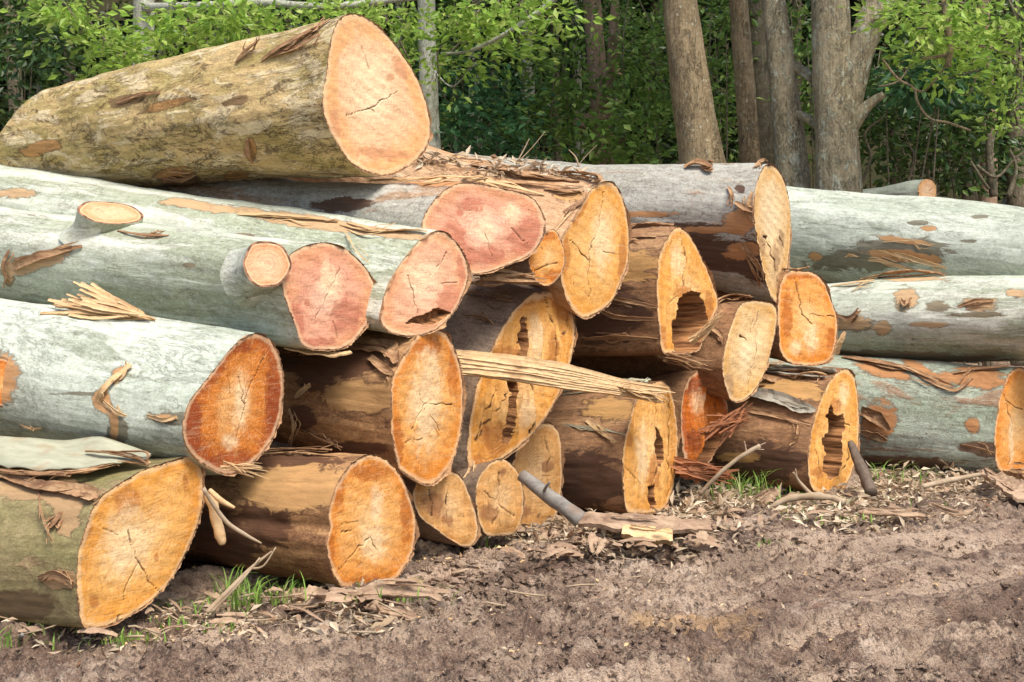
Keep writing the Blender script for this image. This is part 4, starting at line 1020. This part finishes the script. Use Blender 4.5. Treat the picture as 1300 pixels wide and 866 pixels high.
# chips and sawdust thrown off by the saw
pos, sz = [], []
for (u, v, ru, rv, n_) in [(200,800,140,16,300),(470,765,110,22,420),(600,710,80,20,300),(830,670,60,16,260),(1060,640,60,14,200),(760,760,560,80,500),(1270,620,50,14,120)]:
    a = r.uniform(0, 2 * math.pi, n_); q_ = np.sqrt(r.random(n_)); uu, vv = u + ru * q_ * np.cos(a), v + rv * q_ * np.sin(a)
    Yg = CH * F / (vv - H0); Xg = (uu - 650) / F * Yg
    pos.append(np.stack([Xg, Yg, hills(Xg, Yg) + .006], -1)); sz.append(.012 + .03 * r.random(n_) ** 2.5)
V, f = leaves_np(np.vstack(pos), np.concatenate(sz), r, .6, .2, .7)
tag(mesh('wood_chips', V, f, M['splint'], smooth=False), 'pale wood chips and sawdust flecks scattered below the cut ends', 'wood chips', kind='stuff')

# grass tufts
parts = []
for (u, v, n_, h_) in [(200,790,0,.1),(45,822,46,.12),(70,800,20,.08),(285,782,60,.13),(298,765,40,.22),(325,770,40,.15),(352,764,30,.18),(30,822,50,.10),(95,815,40,.07),(215,775,30,.10),(160,815,40,.08),(380,760,30,.14),(495,760,50,.13),(515,762,40,.11),(450,762,20,.08),(180,812,40,.07),(240,795,60,.07),(270,800,50,.06),
        (935,636,50,.34),(955,634,50,.30),(975,636,40,.24),(995,640,26,.18),(905,640,22,.18),(1010,650,50,.1),(1060,662,60,.08),(1090,662,50,.08),(1060,645,20,.16),(1115,612,30,.22),(1160,612,30,.18),(1195,612,20,.15),(1130,612,30,.10),
        (612,698,14,.1),(640,690,8,.1),(860,575,10,.2),(980,690,20,.04),(1150,640,24,.07),(20,800,20,.1),(150,815,18,.06)]:
    for k in range(n_):
        sp = 22 if h_ < .15 else 14
        p = gpt(u + r.normal(0, sp), v + r.normal(0, 3)); p[2] -= .01; a = r.uniform(0, 6.28); hh = h_ * r.uniform(.5, 1.2); ln = r.uniform(.2, .9) * hh
        d = np.array([math.cos(a), math.sin(a), 0]); s_ = np.array([-d[1], d[0], 0]) * .0045 * r.uniform(.7, 1.5)
        ks = np.linspace(0, 1, 5); c = p + d * (ln * ks ** 2)[:, None] + np.array([0, 0, 1]) * (hh * (ks - .35 * ks ** 3))[:, None]
        wd = (1 - ks ** 1.5)[:, None]; V = np.stack([c - s_ * wd, c + s_ * wd + .0005], 1).reshape(-1, 3)
        i = np.arange(4)[:, None] * 2; parts.append((V, i + np.array([[0, 1, 3, 2]])))
V, f = join(parts)
tag(mesh('grass', V, f, M['grass']), 'thin green grass blades sprouting between the logs and the mud', 'grass', kind='stuff')

# ------------------------------------------------------------------ loose sticks and slabs (things)
def stick(name, label, cat, pts, rads, mat, ground=True, rough=.12, extra=(), group=None):
    ws = [(gpt(p[0], p[1]) + [0, 0, p[2]]) if len(p) == 3 and ground else P(*p) for p in pts]
    ws = catmull(ws, 6, False); rr_ = np.interp(np.linspace(0, 1, len(ws)), np.linspace(0, 1, len(rads)), rads)
    V, f = tube_np(ws, rr_, 12, rough, 3)
    ps = [(V, f)]
    for (pp, rd_) in extra:
        w2 = catmull([P(*x) for x in pp], 5, False); ps.append(tube_np(w2, np.linspace(rd_, rd_ * .5, len(w2)), 7, .1))
    V, f = join(ps)
    return tag(mesh(name, V, f, M[mat]), label, cat, group)
stick('fallen_branch', 'smooth grey branch slanting down to the mud under the split log', 'branch', [(662,603,7.75),(690,625,7.68),(715,643,7.62),(737,660,7.6)], (.033, .038, .04, .046), 'stick_grey', False, .16, [([(690,625,7.66),(694,617,7.6),(698,612,7.58)], .010)])
stick('dead_stick', 'pale stick with a frayed tip leaning up from the dry leaves', 'stick', [(888,628,8.75),(915,600,8.72),(940,580,8.7),(965,566,8.7)], (.014, .013, .012, .015), 'stick_tan', False, .3,
      [([(948,576,8.7),(945,560,8.7)], .006), ([(960,568,8.7),(972,562,8.68)], .006), ([(958,570,8.7),(970,571,8.68)], .005)])
stick('crooked_root', 'pale crooked root lying on the leaves before the hollow ragged log', 'root', [(965,655,9.0),(985,640,8.98),(1005,632,9.0),(1035,630,9.0),(1055,632,9.0),(1072,638,8.95)], (.012, .018, .02, .026, .021, .024), 'stick_tan', False, .45,
      [([(1030,628,9.0),(1015,612,9.0),(1007,600,8.95)], .014), ([(1012,608,9.0),(1010,595,9.0)], .006)])
stick('dark_stake', 'short dark brown stake propped against the right side of the hollow ragged log', 'stake', [(1080,562,9.75),(1088,582,9.62),(1097,602,9.5),(1106,626,9.35)], (.02, .036, .042, .046), 'stake', False, .35)
stick('bent_twig', 'bundle of thin grey twigs rising from the grass beside the front brown log', 'twig', [(262,778,6.3),(290,750,6.35),(318,722,6.4),(345,700,6.42)], (.012, .011, .009, .004), 'stick_tan', False, .1,
      [([(268,778,6.3),(300,745,6.33),(330,708,6.4)], .007), ([(320,722,6.38),(335,718,6.36),(350,695,6.36)], .006)])
stick('thin_stick', 'long thin stick reaching down from the gap right of the amber faced log', 'stick', [(258,620,6.3),(285,660,6.35),(310,678,6.38),(332,690,6.4)], (.010, .010, .009, .004), 'stick_tan', False, .1)
stick('pale_splinter', 'pale frayed splinter hanging in the gap right of the amber faced log', 'splinter', [(268,628,6.5),(272,650,6.48),(280,680,6.46),(282,692,6.45)], (.03, .024, .026, .010), 'splint', False, .35)
stick('short_stick', 'short light stick angled in the gap behind the red orange face', 'stick', [(266,622,6.42),(280,635,6.4),(298,645,6.4)], (.010, .014, .006), 'splint', False, .1)
stick('grey_twig', 'grey twig lying on the litter at the lower left corner', 'twig', [(0,838,.02),(22,822,.02),(28,815,.03)], (.01, .012, .008), 'stick_grey')
stick('dry_branch', 'thin brown branch lying along the litter in front of the mint green log', 'branch', [(1170,618,9.4),(1205,610,9.5),(1245,602,9.6)], (.016, .02, .012), 'stick_tan', False, .2)

def slab_thing(name, label, cat, pts, widths, nrm, mat='slab', thick=.012, curl=.2, seed=0):
    ws = [P(*p) for p in pts]; r = np.random.default_rng(seed); ps = [ribbon_np(ws, widths, np.array(nrm, float), thick, curl, .4, seed, 11)]
    W0 = catmull(ws, 6, False)
    for k in range(5):
        a = int(r.integers(0, len(W0) - 8)); seg = W0[a:a + int(r.integers(6, 9))] + r.normal(0, .25, 3) * max(widths) + [0, 0, .012]
        w = max(widths) * r.uniform(.1, .3); ps.append(ribbon_np(seg[::2], (w * .5, w, w * .2), unit(np.array(nrm, float) + r.normal(0, .3, 3)), .004, .5, .5, k + seed, 5))
    V, f = join(ps)
    return tag(mesh(name, V, f, M[mat], smooth=False), label, cat)
slab_thing('bark_board', 'broad brown bark board lying over splintered wood in front of the slotted log', 'bark board', [(734,657,7.78),(780,660,7.78),(840,665,7.8),(903,668,7.82)], (.07, .13, .14, .10), (0, -.45, 1), 'slab', .025, .15, 2)
slab_thing('split_offcut', 'tan split offcut under the brown bark board', 'wood offcut', [(790,672,7.66),(820,677,7.64),(854,679,7.64)], (.06, .08, .06), (0, -.8, .6), 'splint', .05, .1, 3)
slab_thing('bark_sheet', 'wide curled tan bark sheet in front of the second orange face', 'bark sheet', [(430,768,6.55),(470,752,6.55),(520,752,6.52),(560,760,6.5)], (.05, .10, .10, .03), (0, -.4, 1), 'slab', .008, .5, 4)
slab_thing('bark_sheet', 'flat tan ragged bark sheet on the ground just left of the second orange face', 'bark sheet', [(345,768,6.6),(380,764,6.55),(420,756,6.6)], (.10, .16, .08), (.1, -.5, 1), 'slab', .008, .4, 5)
slab_thing('bark_sheet', 'narrow bark piece at the front of the litter heap pointing at the mud', 'bark sheet', [(470,770,6.4),(505,778,6.35),(528,786,6.3)], (.03, .07, .03), (0, -.6, 1), 'slab', .008, .4, 6)
slab_thing('bark_chunk', 'smooth pale brown bark slab lying under the orange face at the right edge', 'bark slab', [(1258,600,9.9),(1280,615,9.5),(1302,632,9.2)], (.12, .22, .16), (0, -.6, 1), 'slab', .02, .3, 7)
slab_thing('bark_chunk', 'dark brown bark slab at the right edge against the orange face', 'bark slab', [(1278,598,10.2),(1300,600,10.0),(1325,606,9.9)], (.06, .12, .10), (0, -.6, 1), 'peel', .03, .3, 8)
slab_thing('bark_curl', 'curled pale bark strips heaped in front of the dark stake', 'bark curl', [(1090,650,8.7),(1130,652,8.65),(1175,655,8.6)], (.03, .06, .03), (0, -.5, 1), 'slab', .008, .6, 9)
slab_thing('bark_curl', 'reddish curled bark beside the crooked root', 'bark curl', [(960,640,9.0),(975,630,9.0),(988,622,9.0)], (.05, .08, .05), (0, -.9, .4), 'slab', .01, .6, 10)
slab_thing('bark_curl', 'dry twisted bark ribbon right of the curled pale heap', 'bark curl', [(1180,640,8.8),(1215,652,8.7),(1235,648,8.7)], (.02, .05, .02), (0, -.7, .7), 'slab', .008, .6, 11)

# debris on top of the stripped log
def debris(name, label, cat, key, spots, n_, seed):
    r = np.random.default_rng(seed); pa_, sz_ = [], []; tw = []
    for k in range(n_):
        (u, v, ru, rv) = spots[int(r.integers(len(spots)))]
        p, nn = surf(key, u + r.normal(0, ru), v + r.normal(0, rv), .01 + .03 * r.random()); pa_.append(p); sz_.append(r.uniform(.04, .10))
    V, f = leaves_np(np.array(pa_), np.array(sz_), r, .35, .4, .5)
    return tag(mesh(name, V, f, M['dryleaf'], smooth=False), label, cat, kind='stuff')
debris('leaf_scraps', 'dry leaf and bark scraps lying along the top of the stripped log', 'leaf litter', 'H', [(660,208,50,3),(640,220,20,4),(550,204,14,4),(720,212,30,3)], 170, 1)
stick('dry_twig', 'thin twig sticking up among scraps on top of the stripped log', 'twig', [(655,208,9.0),(664,192,9.0),(672,176,9.0)], (.005, .004, .002), 'stick_tan', False, .1, [([(655,208,9.0),(675,188,9.0),(692,167,9.0)], .004)])
stick('dry_twig', 'pale bent twig standing right of the scraps on top of the stripped log', 'twig', [(735,212,9.0),(731,200,9.0),(722,190,9.0)], (.006, .005, .002), 'stick_tan', False, .1, [([(732,212,9.0),(745,197,9.0),(758,184,9.0)], .003)])

# ------------------------------------------------------------------ forest
M['t_brown'] = bark('brown_tree_bark', (.44, .33, .19), (.30, .22, .12), (.54, .52, .38), (.08, .055, .03), (.45, .44, .36), 20, .55, .5, .63, .62, 1.0, bscale=2.2, streakw=.7, speck=.5, up=True)
M['t_lichen'] = bark('lichened_tree_bark', (.48, .40, .26), (.34, .28, .17), (.62, .64, .50), (.08, .065, .04), (.45, .44, .36), 21, .6, .5, .57, .64, 1.0, bscale=2.4, streakw=.6, speck=.4, up=True)
M['t_pale'] = bark('pale_tree_bark', (.52, .52, .43), (.36, .37, .28), (.24, .22, .15), (.10, .09, .06), (.45, .44, .36), 22, .8, .5, .6, .66, .5, bscale=1.5, up=True)
M['t_dark'] = bark('dark_tree_bark', (.22, .18, .12), (.14, .115, .07), (.26, .26, .16), (.05, .04, .025), (.3, .3, .2), 23, .6, .5, .6, .66, .8, bscale=2, streakw=.5, up=True)
M['t_red'] = bark('reddish_tree_bark', (.34, .22, .14), (.22, .15, .10), (.42, .34, .26), (.08, .06, .04), (.3, .3, .2), 24, .4, .5, .6, .66, .6, bscale=2, up=True)
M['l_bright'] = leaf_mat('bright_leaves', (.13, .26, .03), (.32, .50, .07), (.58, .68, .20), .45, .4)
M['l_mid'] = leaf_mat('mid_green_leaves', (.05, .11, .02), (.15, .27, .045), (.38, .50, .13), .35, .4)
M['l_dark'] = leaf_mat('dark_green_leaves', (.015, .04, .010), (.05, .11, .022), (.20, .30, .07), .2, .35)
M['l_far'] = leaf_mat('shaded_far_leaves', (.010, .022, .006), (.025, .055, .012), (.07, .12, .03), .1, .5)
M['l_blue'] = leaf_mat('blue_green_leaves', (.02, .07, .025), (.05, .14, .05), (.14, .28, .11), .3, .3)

def clumps(r, spots, per, leafs, asp=.52, dens=1.0, sub=.16):
    """spots: (u,v,Y,ru,rv,rY,n_clumps) in photo px; returns leaf geometry made of small sprays"""
    P_, S_, D_ = [], [], []
    for (u, v, Y, ru, rv, rY, nc) in spots:
        a = r.uniform(0, 2 * math.pi, nc); q_ = np.sqrt(r.random(nc))
        cu, cv, cy = u + ru * q_ * np.cos(a), v + rv * q_ * np.sin(a), Y + rY * r.uniform(-1, 1, nc)
        for k in range(nc):
            c = P(cu[k], cv[k], cy[k]); n_ = max(3, int(per * r.uniform(.4, 1.5))); sp = sub * r.uniform(.6, 1.5)
            o = r.normal(0, 1, (n_, 3)) * sp * np.array([1, 1, .45]); P_.append(c + o); S_.append(leafs * r.uniform(.6, 1.3, n_)); D_.append(unit(r.normal(0, 1, 3)) + o / sp * .8)
    p = np.vstack(P_); s_ = np.concatenate(S_); d = np.vstack(D_)
    p[:, 2] = np.maximum(p[:, 2], .05)
    return leaves_np(p, s_, r, asp, .2, .25, .25, d)

def tree(name, label, base, top, Y, wb, wt, mat, crown=(), cmat='l_mid', crown_h=7.5, ncan=900, limbs=(), seed=0, per=14, leafs=.09, stubs=(), group='trees standing behind the log pile', canopy=True, dirt=0):
    r = np.random.default_rng(seed + 100)
    b_, t_ = P(*base, Y), P(*top, Y); d = t_ - b_; d /= d[2]
    z0 = -.05; root = b_ + d * (z0 - b_[2]); rb_, rt_ = wb / 2 / F * Y, wt / 2 / F * Y
    drdz = (rt_ - rb_) / (t_[2] - b_[2])
    H = crown_h; zs = np.linspace(z0, H, 46); pts = root + d * (zs - z0)[:, None]
    bend = np.stack([.05 * vnoise(np.stack([zs * .6, zs * 0 + seed, zs * 0], -1), 5), .05 * vnoise(np.stack([zs * .6, zs * 0 + seed, zs * 0 + 5], -1), 6), zs * 0], -1)
    pts = pts + bend * (Y / 16) * .6
    rad = np.maximum(rb_ + drdz * (zs - b_[2]), .03) * (1 + .5 * np.exp(-zs / .35))
    o = empty(name, Matrix.Translation(Vector(root)))
    tag(o, label, 'tree', group)
    V, f = tube_np(pts, rad, 40, .07, seed)
    # knobbly surface
    ctr = np.repeat(pts, 40, 0); Vb = V[:len(ctr)]; dd = Vb - ctr; rl = np.linalg.norm(dd, axis=1)[:, None]
    V[:len(ctr)] = ctr + dd * (1 + .05 * fbm(Vb * np.array([7, 7, 2.0]), 3, seed)[:, None])
    # rotate object-space so grain runs along: bark uses X as the long axis, so give coordinates swapped through the mesh's own frame
    parts = [(V, f)]
    for (lp, r0, r1) in limbs:
        w = catmull([P(*x) for x in lp], 6, False); parts.append(tube_np(w, np.linspace(r0, r1, len(w)), 16, .12, seed))
    V, f = join(parts)
    z = np.full(len(V), -1.)
    mesh('trunk', V, f, M[mat], o, {'pa': z, 'pb': z})
    geo = []
    if len(crown): geo.append(clumps(r, crown, per, leafs))
    if canopy:  # unseen leaves above the view, added mainly to shade the wood behind
        n_ = ncan; c = pts[-1]; a = r.normal(0, 1, (n_ // 12, 3)); a /= np.linalg.norm(a, axis=1)[:, None]
        cc = c + a * np.array([1.9, 1.6, 1.2]) * (r.random((len(a), 1)) ** .4) + [0, 0, .2]
        p = (cc[:, None] + r.normal(0, .3, (len(a), 12, 3))).reshape(-1, 3); p = p[p[:, 2] > CH + (H0 + 25) / F * p[:, 1]]
        geo.append(leaves_np(p, r.uniform(.12, .26, len(p)), r, .5, .2, .3, .2))
    V, f = join(geo); mesh('crown', V, f, M[cmat], o, smooth=False)
    if len(crown):
        for (u, v, Yc, ru, rv, rY, nc) in crown:
            for k in range(3):
                c0 = P(u + r.uniform(-.5, .5) * ru, v - rv * r.uniform(.6, 1.6), Yc); c1 = P(u + r.uniform(-1, 1) * ru, v + r.uniform(0, 1) * rv, Yc + r.uniform(-.5, .5) * rY)
                w_ = catmull([c0, (c0 + c1) / 2 + r.normal(0, .08, 3), c1], 6, False); V, f = tube_np(w_, np.linspace(.012, .004, len(w_)), 6, .1); z = np.full(len(V), -1.); mesh('twig', V, f, M['t_dark'], o, {'pa': z, 'pb': z})
    return o

tree('forest_tree', 'thick brown trunk, leftmost of the row of stout trunks behind the grey barked log', (893,213), (862,0), 15, 58, 44, 't_brown', seed=1)
tree('forest_tree', 'slim brown trunk second from the left in the stout row, leaning slightly', (950,205), (935,0), 16, 27, 24, 't_brown', seed=2)
tree('forest_tree', 'dark shaded trunk half hidden by the pale lichen spotted trunk', (973,200), (960,0), 17.5, 34, 32, 't_dark', seed=3, crown_h=8)
tree('forest_tree', 'trunk speckled with pale green lichen just left of the forked tree', (1006,232), (981,0), 15, 44, 30, 't_lichen', seed=4)
tree('forked_tree', 'stout forked trunk with a short sawn stub on its right side', (1066,240), (1054,0), 14.5, 58, 48, 't_lichen', seed=5,
     limbs=[([(1070,150,14.5),(1086,85,14.45),(1100,40,14.4),(1118,0,14.4),(1145,-50,14.3)], .16, .13), ([(1078,165,14.45),(1093,143,14.4),(1106,130,14.38),(1122,120,14.36)], .085, .035), ([(1045,110,14.6),(1025,95,14.8),(1008,84,15)], .05, .06), ([(1040,160,14.6),(1020,148,14.8),(1005,145,15)], .05, .05)])
tree('forest_tree', 'pale lichened trunk rising behind the left end of the big top log', (182,110), (181,0), 15, 27, 27, 't_pale', seed=6, cmat='l_bright', per=24, leafs=.10,
     crown=[(130,45,13.6,40,30,.6,16),(95,20,13.4,30,14,.5,8),(235,45,13.4,34,26,.5,20),(290,20,13.2,60,18,.6,20),(340,45,13.6,40,26,.6,14),(215,88,13.8,40,12,.5,12),(150,80,13.8,24,12,.5,7),(275,70,13.7,30,14,.5,8),(410,10,13.5,50,12,.6,12),(65,8,13.6,30,10,.5,6)],
     limbs=[([(181,10,15),(250,8,14),(330,4,13.6),(420,8,13.5),(530,-4,13.4)], .05, .03), ([(200,120,14),(205,60,13.8),(225,-10,13.6)], .02, .02), ([(195,120,14),(212,50,13.7),(216,-10,13.5)], .012, .012)])
tree('forest_tree', 'slender pale grey trunk just right of the top log face', (551,200), (541,0), 16, 24, 22, 't_pale', seed=7, cmat='l_bright', per=22, leafs=.10,
     crown=[(590,30,14.5,44,16,.6,16),(500,30,14.6,30,22,.6,12),(640,60,15,40,16,.6,10),(575,85,15,24,30,.6,8),(690,20,14.5,60,14,.6,14),(620,10,14.6,50,10,.6,10),(510,70,14.9,18,24,.5,6)],
     limbs=[([(560,68,14.6),(590,66,14.5),(625,52,14.4),(665,28,14.3),(705,-2,14.2),(730,-30,14.1)], .012, .035), ([(551,90,15.9),(575,110,15.4),(600,80,15.2)], .01, .006)])
tree('forest_tree', 'reddish peeling trunk with a pale scar in the middle of the undergrowth', (765,215), (748,0), 18.5, 28, 22, 't_red', seed=8, cmat='l_mid', per=14,
     crown=[(790,40,17,60,50,1,26),(820,100,17.5,40,60,1,16)],
     limbs=[([(764,140,18.4),(776,90,18.2),(778,40,18),(782,-10,18)], .07, .05), ([(770,150,18.4),(740,152,18.2),(735,165,18.1)], .05, .10)])
tree('forest_tree', 'leaning tree at the upper right whose bare crooked branch hangs down', (1330,200), (1330,0), 14, 40, 36, 't_brown', seed=9, cmat='l_bright', per=22, leafs=.10,
     crown=[(1200,22,13.2,70,18,.8,20),(1262,62,13.2,44,20,.6,13),(1180,62,13.4,36,16,.6,12),(1165,14,14,30,10,.6,8),(1288,110,13.2,14,26,.5,6),(1290,30,13,22,22,.6,8),(1230,100,13.5,30,12,.5,7),(1290,150,13,14,14,.5,6),(1150,100,14.2,10,12,.5,2)],
     limbs=[([(1330,-30,14),(1260,-25,13.4),(1205,-10,13.1),(1203,30,13),(1206,60,13),(1203,85,13)], .05, .028), ([(1205,68,13),(1192,72,13),(1170,74,13)], .025, .01), ([(1210,62,13),(1250,60,13),(1300,75,13)], .008, .004),
            ([(1120,75,13.2),(1140,100,13.2),(1160,112,13.2),(1165,130,13.2),(1180,150,13.2),(1205,156,13.2),(1232,166,13.2)], .012, .012), ([(1160,112,13.2),(1175,115,13.2),(1200,85,13.1)], .012, .008), ([(1115,110,13.2),(1140,103,13.2),(1158,80,13.2)], .01, .005)])
# slender trunks deeper in the wood
deep = [(290, 12, 't_pale'), (505, 12, 't_pale'), (575, 10, 't_pale'), (735, 12, 't_pale'), (785, 14, 't_red'), (20, 20, 't_dark'), (85, 16, 't_dark'), (255, 20, 't_dark'), (320, 14, 't_pale'), (465, 18, 't_dark'), (598, 18, 't_pale'), (622, 14, 't_dark'), (668, 20, 't_pale'), (705, 12, 't_dark'), (838, 16, 't_dark'), (1010, 14, 't_dark'), (1135, 18, 't_dark'), (1178, 14, 't_dark'), (1225, 18, 't_dark'), (1252, 22, 't_red'), (1285, 24, 't_dark')]
for k, (u, w, mt) in enumerate(deep):
    Yd = 20 + (k * 1.7) % 4
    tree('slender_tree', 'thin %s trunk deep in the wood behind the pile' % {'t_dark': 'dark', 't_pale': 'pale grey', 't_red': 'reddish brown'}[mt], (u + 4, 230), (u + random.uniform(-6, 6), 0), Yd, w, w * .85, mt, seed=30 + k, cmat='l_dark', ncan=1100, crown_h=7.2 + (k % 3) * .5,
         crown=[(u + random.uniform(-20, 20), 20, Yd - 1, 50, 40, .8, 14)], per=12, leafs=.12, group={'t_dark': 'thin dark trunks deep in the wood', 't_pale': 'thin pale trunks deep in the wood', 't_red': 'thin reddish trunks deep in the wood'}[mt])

# undergrowth shrubs, each its own plant
def shrub(label, spots, mat, seed, per=16, leafs=.12, name='shrub', stems=(), sub=.16):
    r = np.random.default_rng(seed); u, v, Y = spots[0][:3]; spots = [(*x[:6], int(x[6] * .62)) for x in spots]
    base = P(u, v, Y); base[2] = 0
    o = empty(name, Matrix.Translation(Vector(base))); tag(o, label, 'shrub', 'undergrowth shrubs behind the pile')
    ps = []
    for k in range(4):
        s_ = spots[k % len(spots)]; e = P(s_[0] + r.normal(0, s_[3] * .6), s_[1] - r.random() * s_[4] * .8, s_[2] + r.normal(0, .3))
        b0 = base + [r.normal(0, .25), r.normal(0, .2), 0]; m_ = (b0 + e) / 2 + r.normal(0, .2, 3)
        w = catmull([b0, m_, e], 8, False); ps.append(tube_np(w, np.linspace(.02, .006, len(w)), 7, .1))
    for (lp, r0, r1) in stems:
        w = catmull([P(*x) for x in lp], 6, False); ps.append(tube_np(w, np.linspace(r0, r1, len(w)), 8, .1))
    V, f = join(ps); z = np.full(len(V), -1.); mesh('stem', V, f, M['t_dark'], o, {'pa': z, 'pb': z})
    V, f = clumps(r, spots, per, leafs, sub=sub); mesh('foliage', V, f, M[mat], o, smooth=False)
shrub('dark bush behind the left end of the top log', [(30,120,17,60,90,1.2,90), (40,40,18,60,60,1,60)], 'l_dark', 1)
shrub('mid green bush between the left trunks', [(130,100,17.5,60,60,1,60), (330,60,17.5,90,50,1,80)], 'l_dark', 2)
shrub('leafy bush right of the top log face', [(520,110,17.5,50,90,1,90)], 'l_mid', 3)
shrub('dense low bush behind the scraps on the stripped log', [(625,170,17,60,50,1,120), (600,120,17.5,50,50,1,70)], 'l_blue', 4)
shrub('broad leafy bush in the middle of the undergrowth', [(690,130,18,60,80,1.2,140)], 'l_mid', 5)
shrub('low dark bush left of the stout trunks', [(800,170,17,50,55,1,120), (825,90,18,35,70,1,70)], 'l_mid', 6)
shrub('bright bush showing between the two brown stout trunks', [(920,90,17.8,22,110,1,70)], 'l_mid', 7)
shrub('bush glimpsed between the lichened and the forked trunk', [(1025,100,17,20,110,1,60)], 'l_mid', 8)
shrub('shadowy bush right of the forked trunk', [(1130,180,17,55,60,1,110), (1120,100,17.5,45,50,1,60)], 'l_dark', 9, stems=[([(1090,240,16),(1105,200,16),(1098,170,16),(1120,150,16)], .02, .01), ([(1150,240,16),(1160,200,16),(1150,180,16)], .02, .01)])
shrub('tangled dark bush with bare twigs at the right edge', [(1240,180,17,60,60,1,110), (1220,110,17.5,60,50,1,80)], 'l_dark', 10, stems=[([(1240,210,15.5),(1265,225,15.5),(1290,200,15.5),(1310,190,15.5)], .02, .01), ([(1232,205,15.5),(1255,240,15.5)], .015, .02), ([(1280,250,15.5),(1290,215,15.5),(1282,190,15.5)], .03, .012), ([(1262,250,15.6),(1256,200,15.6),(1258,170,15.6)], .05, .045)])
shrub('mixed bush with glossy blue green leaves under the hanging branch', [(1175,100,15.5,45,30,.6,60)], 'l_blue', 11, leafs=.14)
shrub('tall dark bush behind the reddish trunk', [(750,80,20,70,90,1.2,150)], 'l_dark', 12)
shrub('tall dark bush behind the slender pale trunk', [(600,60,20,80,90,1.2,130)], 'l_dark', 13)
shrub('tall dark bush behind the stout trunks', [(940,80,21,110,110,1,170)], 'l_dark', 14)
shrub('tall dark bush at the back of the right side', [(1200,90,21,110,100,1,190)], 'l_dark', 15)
# far wood: one mass
r = np.random.default_rng(77); spots = []
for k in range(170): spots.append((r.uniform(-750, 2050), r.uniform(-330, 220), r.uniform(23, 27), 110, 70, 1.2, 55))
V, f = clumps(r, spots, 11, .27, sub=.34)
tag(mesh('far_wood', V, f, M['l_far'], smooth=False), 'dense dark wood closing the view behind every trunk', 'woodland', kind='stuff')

# ------------------------------------------------------------------ camera, light, render settings
cam = bpy.data.cameras.new('camera'); co = bpy.data.objects.new('camera', cam); COL.objects.link(co)
co.location = (0, 0, CH); co.rotation_euler = (math.radians(90), 0, 0)
cam.sensor_width = 36; cam.lens = F / 1300 * 36; cam.shift_y = -(433 - H0) / 1300; cam.clip_end = 500; cam.clip_start = .1
S.camera = co
W_ = bpy.data.worlds.new('World'); S.world = W_; W_.use_nodes = True; nt = W_.node_tree
sky = nt.nodes.new('ShaderNodeTexSky'); sky.sky_type = 'NISHITA'; sky.sun_disc = False
EL, AZ = math.radians(58), math.radians(150)      # azimuth measured from +Y (north) clockwise towards +X
sky.sun_elevation = EL; sky.sun_rotation = AZ; sky.dust_density = 3; sky.air_density = 1
nt.links.new(sky.outputs[0], nt.nodes['Background'].inputs[0]); nt.nodes['Background'].inputs[1].default_value = .115
sl = bpy.data.lights.new('sun', 'SUN'); so = bpy.data.objects.new('sun', sl); COL.objects.link(so)
sl.energy = 2.6; sl.angle = math.radians(24); sl.color = (1, .95, .86)
sd = Vector((math.cos(EL) * math.sin(AZ), math.cos(EL) * math.cos(AZ), math.sin(EL)))
so.rotation_euler = sd.to_track_quat('Z', 'Y').to_euler(); so.location = sd * 30
vs = S.view_settings; vs.view_transform = 'Standard'; vs.look = 'None'; vs.gamma = 1; vs.use_curve_mapping = False; vs.exposure = .77
S.cycles.max_bounces = 6; S.cycles.diffuse_bounces = 3; S.cycles.transmission_bounces = 3; S.cycles.glossy_bounces = 2
